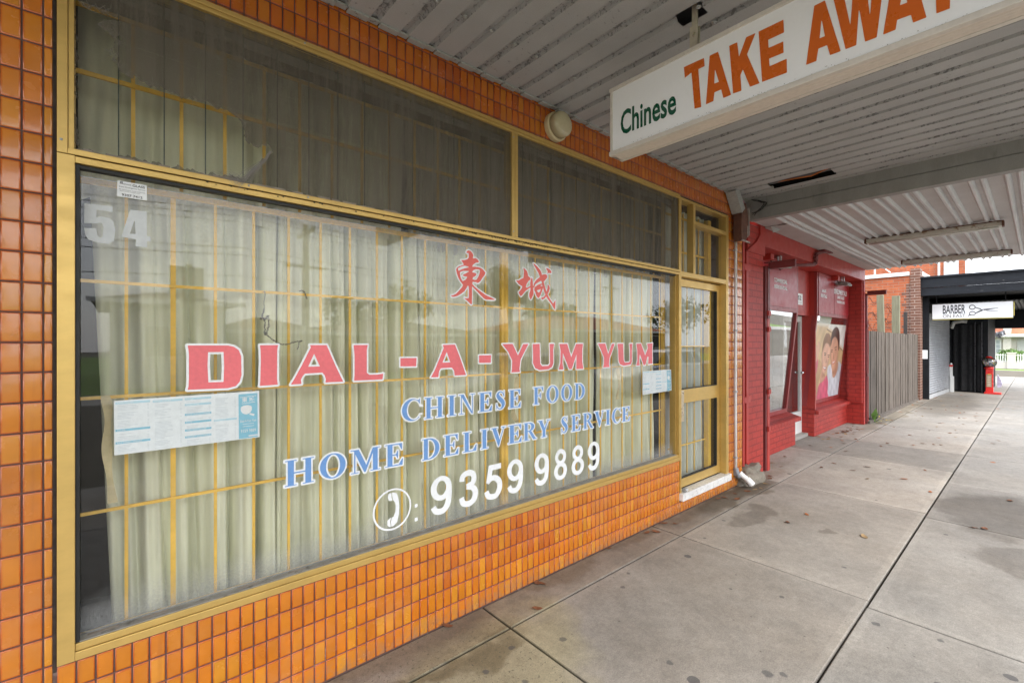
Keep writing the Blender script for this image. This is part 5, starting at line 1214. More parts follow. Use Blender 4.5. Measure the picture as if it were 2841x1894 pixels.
    g = MB(); g.face([(8.05, .475, .42), (8.8, .475, .42), (8.8, .475, 1.93), (8.05, .475, 1.93)]); g.build('pane', GLASSR, dd, fixn=False)
    g = MB(); g.box(8.0, 8.86, .60, .62, .05, 2.1); g.build('door_backing', M('grey_door_blind', (.16, .14, .14), .7), dd)
    g = MB(); g.lathe([(.02, 0), (.025, .012), (.025, .03), (.01, .045)], (8.82, .453, 1.42 - .35), 'Y', 12); g.build('handle', CHROME, dd)
    # number plate
    a = onY(*q3((905, 1228)), .338); c = onY(*q3((963, 1360)), .338)
    p = thing('number_plate', (a[0], .338, c[1]), 'white 52 number plate above the white door', 'number plate')
    b = MB(); b.box(a[0], c[0], .332, .339, c[1], a[1]); b.build('plate', VWHITE, p)
    t = MB(); text_mb(t, '52', lambda u, v: ((a[0] + c[0]) / 2 + u - .02, .3312, (a[1] + c[1]) / 2 + .02 + v), (c[0] - a[0]) * .62, (a[1] - c[1]) * .40, 0, .03); text_mb(t, 'EAST STREET', lambda u, v: ((a[0] + c[0]) / 2 + u, .3312, c[1] + .035 + v), (c[0] - a[0]) * .7, .012, 0); t.build('number', INK, p, fixn=False)
    return r
red_shop()
def poster():
    # framed photo print on the right slanted window, real tilt of the glass
    yt, yb, zt, zb = .25, .405, 2.06, .50
    sl = lambda z: yt + (yb - yt) * (zt - z) / (zt - zb) + .0
    root = thing('photo_poster', (9.9, .36, .56), 'large poster of a smiling couple in pink and white in the red shop window', 'poster')
    z4 = zm(1980, 880, 440, 1327)
    def P(p, d):
        u, v = z4(p)
        y = .33
        for _ in range(8):
            x, z = onY(u, v, y); y = sl(z) - .004 - d * .0012
        return (x, y, z)
    def Z_(*polys): return [[((2200 + a * .2903 - 1980) / .33157, (920 + c * .2903 - 880) / .3319) for a, c in Q] for Q in polys]
    TL, TR, BR, BL = (848, 47), (1117, 70), (1070, 650), (774, 722)
    sheets = [
        ('backdrop', (.66, .60, .50), [[TL, TR, BR, BL]], 0), ('warm_wall', (.60, .42, .22), [[(866, 70), (990, 92), (1112, 180), (1112, 150), (1085, 480), (1070, 650), (860, 700), (790, 520), (815, 300), (862, 110)]], 1),
        ('sky_light', (.74, .72, .66), [[(975, 60), (1117, 70), (1098, 260), (1050, 230), (1000, 120), (960, 90)]], 2),
        ('pink_shirt', (.60, .10, .17), Z_([(180, 300), (215, 255), (240, 270), (232, 360), (205, 480), (200, 560), (215, 640), (140, 668), (135, 655), (150, 480)], [(265, 480), (300, 450), (322, 420), (338, 500), (340, 560), (335, 622), (225, 648), (240, 530)]), 4),
        ('white_shirt', (.62, .64, .68), Z_([(332, 335), (362, 315), (372, 400), (385, 440), (425, 370), (433, 285), (450, 300), (475, 340), (470, 480), (465, 598), (340, 622), (335, 480), (325, 400)]), 5),
        ('raised_hand', (.62, .38, .26), Z_([(212, 180), (222, 130), (232, 142), (240, 95), (250, 98), (260, 112), (262, 150), (250, 200), (240, 250), (215, 305), (205, 290), (208, 230)]), 3),
        ('raised_hand', (.52, .28, .18), Z_([(276, 340), (300, 405), (306, 440), (270, 492), (255, 450), (262, 400)], [(372, 370), (415, 310), (432, 296), (426, 360), (400, 432), (382, 436)]), 3),
        ('woman_face', (.68, .40, .28), Z_([(315, 105), (340, 115), (356, 160), (352, 230), (335, 300), (318, 370), (300, 406), (284, 395), (276, 340), (272, 270), (278, 200), (292, 150)]), 5),
        ('woman_hair', (.24, .12, .06), Z_([(318, 16), (345, 20), (363, 60), (361, 120), (353, 150), (340, 120), (312, 112), (292, 155), (280, 200), (283, 130), (295, 70)]), 4),
        ('blonde_hair', (.46, .30, .15), Z_([(262, 280), (272, 300), (276, 340), (262, 420), (240, 520), (228, 600), (210, 650), (198, 560), (205, 480), (232, 360), (245, 270)]), 4),
        ('man_face', (.58, .31, .20), Z_([(368, 90), (395, 50), (418, 60), (433, 110), (433, 190), (425, 260), (415, 320), (395, 372), (378, 382), (366, 345), (360, 290), (356, 230), (358, 150)]), 6),
        ('man_hair', (.06, .03, .022), Z_([(360, 80), (372, 10), (398, -35), (425, -40), (445, 10), (447, 90), (441, 172), (433, 175), (432, 110), (415, 62), (395, 52), (374, 84), (362, 140)]), 7),
        ('shadow_shape', (.30, .14, .08), Z_([(276, 380), (300, 408), (304, 425), (270, 440)], [(376, 382), (396, 374), (418, 325), (405, 400), (384, 410)], [(318, 250), (324, 290), (313, 302), (309, 296)], [(386, 190), (381, 255), (388, 268), (396, 260)], [(272, 210), (280, 210), (284, 300), (280, 370), (273, 300)], [(356, 200), (364, 200), (368, 300), (370, 350), (361, 300)]), 8),
        ('lips', (.45, .10, .09), Z_([(284, 322), (300, 336), (320, 338), (308, 368), (290, 356)], [(370, 290), (388, 284), (403, 270), (398, 297), (380, 312)]), 8),
        ('teeth', (.80, .76, .72), Z_([(288, 329), (300, 340), (317, 342), (306, 358), (292, 350)], [(374, 293), (388, 288), (400, 277), (396, 290), (381, 303)]), 8),
        ('dark_features', (.06, .025, .02), Z_(ell(306, 224, 9, 5, 10), ell(338, 242, 8, 5, 10), ell(407, 173, 9, 4, 10), ell(371, 195, 8, 4, 10), [(296, 208), (316, 213), (315, 207), (300, 202)], [(330, 229), (350, 227), (350, 222), (331, 223)], [(396, 160), (418, 149), (416, 142), (397, 153)], [(361, 184), (378, 182), (378, 175), (363, 177)]), 9),
        ('twig', (.12, .06, .03), [[(945, 95), (990, 128), (992, 134), (950, 108)], [(1045, 240), (1090, 290), (1088, 294), (1048, 252)], [(1035, 650), (1060, 600), (1065, 605), (1045, 650)]], 7),
    ]
    soft = {'backdrop': .002, 'warm_wall': .03, 'sky_light': .05, 'shadow_shape': .02, 'pink_shirt': .012, 'white_shirt': .012, 'woman_hair': .012, 'blonde_hair': .012}
    NX, NZ = 190, 170
    bl, br, tl, tr_ = P(BL, 0), P(BR, 0), P(TL, 0), P(TR, 0)
    U, V = np.meshgrid(np.linspace(0, 1, NX + 1), np.linspace(0, 1, NZ + 1))
    X = (bl[0] * (1 - U) + br[0] * U) * (1 - V) + (tl[0] * (1 - U) + tr_[0] * U) * V
    Z = (bl[2] * (1 - U) + br[2] * U) * (1 - V) + (tl[2] * (1 - U) + tr_[2] * U) * V
    C = np.zeros(X.shape + (3,)) + np.array(sheets[0][1]); rs = np.random.RandomState(2); ph = rs.rand(8) * 6
    for nm, col, polys, d in sheets[1:]:
        sh = 1 + .10 * np.sin(X * 9 + Z * 7 + ph[0]) + .07 * np.sin(X * 23 - Z * 17 + ph[1])
        if 'hair' in nm or nm == 'blonde_hair': sh = sh * (1 + .28 * np.sin(X * 150 + 14 * np.sin(Z * 9)) * np.sin(X * 61 + Z * 12))
        if 'shirt' in nm: sh = sh * (1 + .13 * np.sin(X * 31 + Z * 22) * np.sin(Z * 15 - X * 8))
        for Q in polys:
            pts = [(lambda q: (q[0], q[2]))(P(p, 0)) for p in smooth_path([tuple(q) for q in Q] + [Q[0]], 3)[:-1]]
            S = sd_poly(pts, X, Z); w_ = soft.get(nm, .004); a_ = np.clip(.5 - S / (2 * w_), 0, 1); a_ = a_ * a_ * (3 - 2 * a_)
            if nm == 'shadow_shape': a_ = a_ * .55
            if 'face' in nm or nm == 'raised_hand':
                k = np.clip(1.08 - .30 * np.exp(S / .03) , .5, 1.2); shd = sh * k
            else: shd = sh
            C = C * (1 - a_[..., None]) + np.array(col) * shd[..., None] * a_[..., None]
    b = MB(); cols = []; C = np.clip(C, 0, .95)
    Yg = np.vectorize(lambda z: sl(z) - .005)(Z)
    b.v = [(float(X[j, i]), float(Yg[j, i]), float(Z[j, i])) for j in range(NZ + 1) for i in range(NX + 1)]
    for j in range(NZ):
        for i in range(NX):
            q = ((j, i), (j, i + 1), (j + 1, i + 1), (j + 1, i)); b.f.append(tuple(a_ * (NX + 1) + c_ for a_, c_ in q)); b.m.append(0)
            cols.extend([(*map(float, C[a_, c_]), 1) for a_, c_ in q])
    m = bpy.data.materials.new('printed_photograph'); n = nodes(m); at = add(n, 'ShaderNodeAttribute', attribute_name='tcol'); bsdf(n, at.outputs['Color'], .3, 0, None, .5)
    b.build('picture', m, root, colors=cols, fixn=False)
poster()
def gates():
    for x, lab in ((6.10, 'dark red steel gate post with a bracket arm beside the left slanted window'), (11.02, 'dark steel gate post with a bracket arm at the far end of the red shop')):
        r = thing('gate_post', (x, .0, 0), lab, 'post')
        far = x > 8
        m_ = DRED if far else RED
        b = MB()
        if far: b.box(x - .03, x + .03, -.02, .03, 0, 2.53, 0, .002); b.box(x + .034, x + .05, -.03, -.01, 0, 2.0, 1)
        else: b.box(x - .06, x - .02, .0, .05, .0, 2.53, 2, .002); b.box(x - .015, x + .06, -.006, .03, .0, 2.1, 0, .002); b.box(x - .02, x + .05, -.012, .03, 1.88, 2.53, 2, .002)
        b.build('post', [m_, REDR, DRED], r)
        b = MB(); z = 2.53; b.box(x - .02, x + .03, -.31, -.022, z - .035, z + .04, 0, .002); b.box(x - .03, x + .035, -.315, .03, z + .04, z + .048); b.build('bracket_arm', DRED, r)
        b = MB()
        for zz in ((1.95, 1.75, .98, .52) if not far else (1.9, .95)): b.box(x - .035, x + .035, -.03, -.007 if not far else -.021, zz - .03, zz + .03, 0, .003)
        b.build('hinge', m_, r)
        b = MB()
        if not far:
            b.lathe([(.012, 0), (.012, .02)], (x + .03, -.008, 1.02), 'Y', 8); b.lathe([(.014, 0), (.014, .014)], (x + .03, -.008, .90), 'Y', 8); b.build('latch', GALV, r)
gates()
def conduit():
    b = MB()
    for dx, dz in ((0, 0), (.05, -.012)):
        P = [(8.35 + dx, -.06, 2.99), (8.05 + dx, -.05, 2.95), (7.87 + dx, -.03, 2.90 + dz), (7.86 + dx, -.025, 2.79 + dz), (7.74 + dx, -.02, 2.74 + dz), (7.5, .02, 2.71 + dz), (7.25, .12, 2.69 + dz), (7.1, .20, 2.62)]
        b.tube(smooth_path(P, 5), .017, 7)
    b.box(8.05, 8.45, -.10, -.02, 2.975, 2.995); b.box(7.84, 7.93, -.045, .0, 2.83, 2.86)
    o = b.build('conduit', DRED, origin=(7.9, 0, 2.8), smooth=False); tag(o, 'pair of dark red cables looping down over the red lintel', 'cable')
conduit()
def floodlight(x, label, first=None):
    r = thing('floodlight', (x, .12, 2.72), label, 'floodlight', 'floodlights under the red lintel')
    b = MB(); b.box(x - .02, x + .02, .10, .11, 2.66, 2.768); b.box(x - .03, x + .03, .135, .14, 2.66, 2.768); b.build('bracket', GALV, r)
    b = MB(); b.prism([(.03, 2.60), (.20, 2.62), (.205, 2.655), (.14, 2.685), (.05, 2.665), (.02, 2.625)], lambda a, c, t: (t, a, c), x - .12, x + .16); b.build('housing', M('grey_cast_aluminium', (.23, .23, .22), .5, .3, var=.15, vs=20), r)
    b = MB(); b.face([(x - .10, .04, 2.5995), (x + .14, .04, 2.5995), (x + .14, .19, 2.617), (x - .10, .19, 2.617)]); b.build('lens', M('lamp_glass_grey', (.4, .42, .42), .15), r)
    b = MB(); b.box(x - .32, x - .20, .12, .22, 2.69, 2.766); b.build('junction_box', RED, r)
    b = MB(); b.tube([(x - .22, .16, 2.70), (x - .16, .15, 2.64), (x - .10, .12, 2.67), (x - .05, .12, 2.66)], .006, 5); b.build('cable', BLK, r)
floodlight(6.86, 'grey floodlight above the COMMERCIAL RESIDENTIAL panel')
floodlight(9.95, 'grey floodlight above the DEVELOPMENT SALES panel')

# ================================================================== AWNING 2
def awning2():
    X0, X1, Z, Y1 = 5.50, 11.08, 3.0, -3.35
    r = thing('side_awning', (8, 0, Z), 'white corrugated awning ceiling with long paired ribs over the red shop', 'awning')
    ys = []; ribs = []
    y = -.28
    while y > Y1 + .2: ribs += [y, y - .075]; y -= .2185
    prof = [(-.02, 0)]
    for q in ribs:
        for dy, dz in ((.0245, 0), (.018, -.014), (.008, -.027), (-.008, -.027), (-.018, -.014), (-.024, 0)): prof.append((q + dy, dz))
    prof.append((Y1, 0)); prof.sort(key=lambda p: -p[0])
    b = MB(); nx = 14
    zt = lambda yy, x: Z + .007 * (-yy) + .004 * math.sin(x * 3 + yy * 5)
    for i in range(nx):
        xa, xb = X0 + (X1 - X0) * i / nx, X0 + (X1 - X0) * (i + 1) / nx
        for k in range(len(prof) - 1):
            (ya, da), (yc, dc) = prof[k], prof[k + 1]
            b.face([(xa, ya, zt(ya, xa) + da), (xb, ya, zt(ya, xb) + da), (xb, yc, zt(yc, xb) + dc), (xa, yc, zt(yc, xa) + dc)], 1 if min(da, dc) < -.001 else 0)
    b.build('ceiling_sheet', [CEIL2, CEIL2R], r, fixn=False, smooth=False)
    b = MB(); b.box(X0, X1 - .02, Y1, -.02, Z + .10, Z + .14); b.build('roof_deck', M('awning_roof', (.3, .3, .3), .7), r)
    b = MB(); b.box(5.98, X1 - .05, -.20, -.004, Z - .012, Z - .004, 0, .001); b.box(5.98, 7.6, -.26, -.16, Z - .02, Z - .013); b.build('wall_trim', CEIL2, r)
    b = MB(); b.box(X0, X1, Y1 - .14, Y1, Z - .03, Z + .26, 0, .01); b.build('front_gutter', BEAM, r)
    b = MB(); b.box(X1 - .02, X1, Y1, -.02, Z + .045, Z + .10); b.build('end_trim', DARK, r)
    b = MB(); b.prism([(5.93, 2.985), (6.25, 2.985), (6.02, 2.92)], lambda a, c, t: (a, t, c), -.10, -.09); b.build('torn_flap', CEIL2, r)
    for x, lab in ((7.70, 'rusty white fluorescent batten, nearer one on the corrugated ceiling'), (10.20, 'paler fluorescent batten, farther one near the end of the corrugated ceiling')):
        f = thing('fluorescent_light', (x, -1.3, Z - .06), lab, 'light fitting', 'fluorescent fittings under the corrugated awning')
        b = MB(); b.prism([(-.035, .055), (.035, .055), (.05, .01), (.05, 0), (-.05, 0), (-.05, .01)], lambda a, c, t: (x + a, t, Z - .075 + c), -1.93, -.67); b.build('body', RUSTW, f)
        b = MB(); b.box(x - .052, x - .034, -1.94, -.66, Z - .02, Z - .012); b.box(x - .056, x + .056, -1.945, -1.925, Z - .076, Z - .02); b.box(x - .056, x + .056, -.675, -.655, Z - .076, Z - .02)
        for q in range(10): b.box(x - .036, x + .036, -1.85 + q * .12, -1.81 + q * .12, Z - .02, Z - .004)
        b.build('end_cap', RUST, f)
        b = MB(); b.tube([(x - .02, -1.9, Z - .088), (x - .02, -.70, Z - .088)], .013, 10); b.build('tube', M('unlit_fluorescent_tube', (.62, .60, .58), .3), f, smooth=True)
awning2()

# ================================================================== FENCE, POSTS, BARBED WIRE
def fence():
    r = thing('paling_fence', (14, .05, 0), 'weathered grey timber paling fence between the red shop and the brick building', 'fence')
    b = MB(); rnd = random.Random(6); x = 11.12; i = 0
    while x < 16.55:
        w_ = .13 + .10 * (x - 11.1) / 5.4; h = 1.815 - .035 * (x - 11.1) / 5.4 + rnd.uniform(-.012, .012)
        ya = .075 - .018 * (x - 11.1); o = .022 if i % 2 else 0
        fnp = lambda a, c, t, o=o, ya=ya: (a, ya - c + o * .0, t)
        jj = rnd.uniform(-.012, .012)
        b.prism([(x, -.02 + jj), (x + w_ * .55, .0 + jj), (x + w_ * .53, .028 + jj), (x + .004, .022 + jj)], fnp, .02, h)
        b.prism([(x + w_ * .66, -.045), (x + w_ * .93, -.042), (x + w_ * .93, -.03), (x + w_ * .66, -.03)], fnp, .02, h - rnd.uniform(.005, .05))
        x += w_; i += 1
    b.build('paling', TIMBER, r)
    b = MB(); b.box(11.08, 16.54, .142, .15, .0, 1.72); b.build('gap_shade_sheet', DARK, r)  # added dark sheet standing in for shade in the paling gaps
    b = MB(); b.box(11.1, 16.5, .09, .14, .35, .43); b.box(11.1, 16.5, .09, .14, 1.35, 1.43); b.box(11.05, 16.6, -.06, .02, -.01, .05); b.build('rail', TIMBER, r)
    pp = [((.30, 14.05), 2.73, .085), ((.17, 14.93), 2.75, .10), ((.17, 16.18), 2.40, .05)]
    labs = ['tallest green grey timber post behind the fence, nearest the red shop', 'tall green grey timber post in the middle behind the fence', 'short dark timber stub behind the fence by the brick building']
    for ((y, x), h, w_), lab in zip(pp, labs):
        b = MB(); b.obox((x, y, h / 2), (w_ * 1.3, w_ * 1.5, h), Matrix.Rotation(R(-1.2 if x < 14.5 else 0), 3, 'X'), 0, .006)
        o = b.build('timber_post', TIMBER2 if h > 2.45 else M('charred_timber', (.035, .03, .028), .9), origin=(x, y, 0)); tag(o, lab, 'post')
    b = MB(); rnd = random.Random(12)
    for k in range(7):
        z = 1.95 + k * .11; P = []
        for s in range(40):
            t = s / 39; P.append((14.3 + 1.3 * t + .03 * math.sin(s), .85 - .66 * t, z + .10 * math.sin(t * 9 + k * 2) + .05 * math.sin(t * 31 + k) + rnd.uniform(-.01, .01)))
        b.tube(P, .007, 4)
        for s in range(2, 38, 2):
            p = P[s]; b.tube([(p[0], p[1] - .022, p[2] - .022), (p[0], p[1] + .022, p[2] + .022)], .003, 3); b.tube([(p[0], p[1] + .02, p[2] - .022), (p[0], p[1] - .02, p[2] + .022)], .003, 3)
    o = b.build('barbed_wire', RUST, origin=(13.9, .3, 1.95), fixn=False); tag(o, 'coils of rusty barbed wire strung above the paling fence', 'barbed wire')
    # weed
    root = thing('weed', (11.55, -.06, 0), 'small green and yellow weed growing at the foot of the fence', 'plant')
    for nm, mt, n_ in (('green_leaf', PLANTG, 9), ('yellow_leaf', PLANTY, 14)):
        b = MB()
        for k in range(n_):
            a = rnd.uniform(0, 6.28); l = rnd.uniform(.10, .30) if nm[0] == 'g' else rnd.uniform(.04, .08)
            cx, cy = (11.38 + rnd.uniform(-.07, .08), -.06 + rnd.uniform(-.02, .05)) if nm[0] == 'g' else (11.55 + rnd.uniform(-.28, .34), -.13 + rnd.uniform(-.10, .07))
            cz = .004 if nm[0] == 'g' else rnd.uniform(.01, .05); el = rnd.uniform(.5, 1.3) if nm[0] == 'g' else rnd.uniform(-.1, .5)
            d = Vector((math.cos(a) * math.cos(el), math.sin(a) * math.cos(el), math.sin(el))); s_ = Vector((-math.sin(a), math.cos(a), 0)) * l * .22
            c0 = Vector((cx, cy, cz)); b.face([c0, c0 + d * l * .5 + s_, c0 + d * l, c0 + d * l * .5 - s_])
        b.build(nm, mt, root, fixn=False)
fence()

# ================================================================== BRICK BUILDINGS + BARBER
def bricks():
    r = thing('brick_building', (17, 1, 0), 'orange brick building with brown corner bricks and white coping behind the fence', 'building')
    b = MB(); b.box(16.55, 21, .12, 6, 0, 3.42); b.build('wall', BRO, r)
    b = MB(); b.box(16.53, 16.9, -.085, .118, 0, 3.60); b.box(16.548, 16.6, .118, .21, 0, 3.2, 0)
    for k in range(20): b.box(16.545, 16.6, .20, .30 if k % 2 else .25, .076 * 2 * k, .076 * 2 * k + .070)
    b.build('corner_pillar', BRB, r)
    b = MB(); b.box(16.50, 16.62, .14, 6, 3.421, 3.52); b.box(16.9, 21, -.07, .11, 3.44, 3.56); b.build('coping', WHITE, r)
    b = MB(); b.box(16.9, 17.2, -.085, .118, 0, 3.438); b.build('front_wall', BRB, r)
    b = MB(); b.tube([(16.54, .9, 3.5), (16.54, .9, 3.8)], .02, 6); b.tube([(16.54, .75, 3.75), (16.54, .55, 3.55)], .015, 6); b.build('vent_pipe', WHITE, r)
    r = thing('tall_brick_building', (21, 3, 0), 'taller orange brick building with a white clad corner rising behind the barber', 'building')
    b = MB(); b.box(21.1, 21.75, -.42, 8, 2.5, 7.5); b.build('wall', BRO, r)
    b = MB(); b.box(21.08, 21.4, -.46, -.10, 2.5, 7.5); b.build('white_cladding', M('white_weatherboard', (.48, .49, .50), .5), r)
    b = MB(); b.box(21.085, 21.4, -.60, -.4605, 2.5, 7.5); b.build('corner_pillar', BRO, r)
    b = MB(); b.tube([(21.06, .02, 2.6), (21.06, .02, 7.0)], .03, 6); b.build('drain_pipe', WHITE, r)
bricks()
def barber():
    r = thing('barber_shop', (20, 0, 0), 'black painted barber shop front with a deep dark awning', 'shop')
    b = MB(); b.box(16.60, 16.68, -3.4, -.09, 3.05, 3.32, 0, .01); b.box(16.62, 16.68, -3.4, -.09, 2.84, 3.045, 0, .006); b.box(16.56, 16.66, -3.42, -.08, 3.31, 3.36, 0, .006); b.build('fascia', BLACKW, r)
    b = MB(); b.box(16.7, 24.2, -3.4, .3, 2.88, 2.98); b.box(24.0, 24.2, -3.4, .3, 2.07, 2.85); b.build('awning', BLACKP, r)
    b = MB(); y = -3.3
    while y < .0: b.prism([(y, 2.70), (y + .045, 2.73), (y + .09, 2.70), (y + .09, 2.74), (y, 2.74)], lambda a, c, t: (t, a, c), 18.4, 24.0); y += .09
    b.build('awning_ceiling', M('dark_corrugated', (.035, .036, .038), .5), r)
    b = MB(); b.box(16.92, 17.03, -.215, .12, .0, 2.85, 0, .005); b.box(17.0, 20.3, -.02, .3, 2.35, 2.85); b.box(20.38, 24.0, -1.17, .4, 0, 2.86); b.box(20.1, 20.38, -.30, .4, 2.1, 2.86)
    b.build('black_wall', BLACKP, r)
    sh = MB(); n_ = 34; pts = []
    for k in range(n_):
        z0 = .12 + k * .067
        for dz, dd in ((0, 0), (.03, -.016), (.06, -.004), (.067, 0)): pts.append((z0 + dz, dd))
    A, B = Vector((17.035, -.19, 0)), Vector((20.12, -.325, 0)); n2 = Vector((-.04, -1, 0)).normalized()
    for k in range(len(pts) - 1):
        (za, da), (zb, db_) = pts[k], pts[k + 1]
        sh.face([A + n2 * -da + Vector((0, 0, za)), B + n2 * -da + Vector((0, 0, za)), B + n2 * -db_ + Vector((0, 0, zb)), A + n2 * -db_ + Vector((0, 0, zb))])
    sh.face([A + Vector((0, -.012, .0)), B + Vector((0, -.012, 0)), B + Vector((0, -.012, .115)), A + Vector((0, -.012, .115))], 1)
    sh.build('roller_shutter', [SHUT, M('bare_shutter_foot', (.45, .46, .47), .5, .2)], r, fixn=False)
    b = MB()
    for k in range(34):
        z = .12 + k * .067; b.box(20.10, 20.16, -.36, -.30, z, z + .033)
    b.build('shutter_edge', BLACKP, r)
    c = MB(); N = 60
    for k in range(N):
        y0, y1 = -.40 - .64 * k / N, -.40 - .64 * (k + 1) / N
        x0, x1 = [20.31 + .025 * math.sin(y_ * 34) + .02 * math.sin(y_ * 15 + 1) for y_ in (y0, y1)]
        c.face([(x0, y0, .04), (x1, y1, .04), (x1 * .9 + 20.33 * .1, y1, 2.12), (x0 * .9 + 20.33 * .1, y0, 2.12)])
    c.build('black_curtain', BLACKC, r, fixn=False)
    b = MB(); b.box(20.28, 20.37, -.90, -.885, .02, 2.2); b.box(20.28, 20.37, -1.05, -1.03, .02, 2.2); b.build('door_edge', M('dark_metal_trim', (.06, .06, .065), .3, .6), r)
    b = MB(); b.tube([(20.2, -.36, 2.02), (20.2, -.42, 2.2), (20.2, -.60, 2.24), (20.2, -.72, 2.22)], .055, 8); b.build('wrapped_duct', M('grey_wrapping', (.38, .38, .36), .7, var=.3, vs=12), r)
    b = MB(); b.box(16.905, 16.918, -.19, -.05, 1.12, 1.36); o = b.build('wall_notice', PAPER, origin=(16.91, -.1, 1.12)); tag(o, 'small white paper notice on the pillar left of the roller shutter', 'notice')
    # hanging sign
    X = 17.0; s = thing('barber_sign', (X, -1.03, 2.21), 'white sign reading BARBER ON EAST with scissors hanging under the black awning', 'sign')
    YA, YB, z0, z1 = -.277, -1.777, 2.212, 2.613
    b = MB(); b.box(X + .004, X + .12, YB - .01, YA + .01, z0 - .012, z1 + .010); b.build('case', BLACKP, s)
    b = MB(); b.box(X - .003, X + .0035, YB, YA, z0, z1); fc = b.build('sign_face', SIGNW, s)
    b = MB(); b.box(X - .002, X + .10, YB, YA, z0 - .020, z0 - .0125); b.box(X + .0, X + .12, YB - .02, YB - .0105, z0 + .04, z1 - .02); b.build('yellow_edge', M('yellow_paint_edge', (.70, .58, .08), .5, dirt=(.2, .2, .18), dthr=.6), s)
    for yy in (-.36, -1.65):
        b = MB(); b.box(X + .05, X + .07, yy - .01, yy + .01, z1 + .011, 2.885); b.build('hanger', BLACKP, s)
    q1 = zm(2240, 700, 601, 2352); XF = X - .0042
    def Yz(p): a = onX(*q1(p), XF); return (-a[0], a[1])
    t = MB()
    def word(sw, p0, p1, bold, cond=None):
        a = Yz(p0); c = Yz(p1); text_mb(t, sw, lambda u, v: (XF, -((a[0] + c[0]) / 2 + u), (a[1] + c[1]) / 2 + v), abs(c[0] - a[0]), abs(a[1] - c[1]), 0, bold)
    word('BARBER', (1470, 577), (1716, 662), .02); word('ON EAST', (1470, 678), (1716, 706), 0)
    fn = lambda u, v: (XF, -u, v)
    def sh_(Ps, Hs=()): shape_mesh(t, [[Yz(p) for p in P_] for P_ in Ps], [[Yz(p) for p in P_] for P_ in Hs], 0, .004, fn)
    sh_([ell(1790, 597, 36, 27, 24)], [ell(1790, 597, 27, 18, 24)]); sh_([ell(1792, 664, 36, 24, 24), [(1738, 692), (1765, 672), (1775, 684), (1745, 694)]], [ell(1792, 664, 27, 15, 24)])
    sh_([[(1820, 594), (1888, 613), (1886, 624), (1818, 602)], [(1822, 658), (1890, 622), (1905, 617), (2075, 602), (2072, 606), (1925, 630), (1905, 634), (1826, 668)], [(1930, 630), (1960, 628), (2072, 638), (2070, 641), (1950, 636)]], [ell(1908, 625, 7, 5, 12)])
    t.build('lettering', INK, fc, fixn=False)
barber()
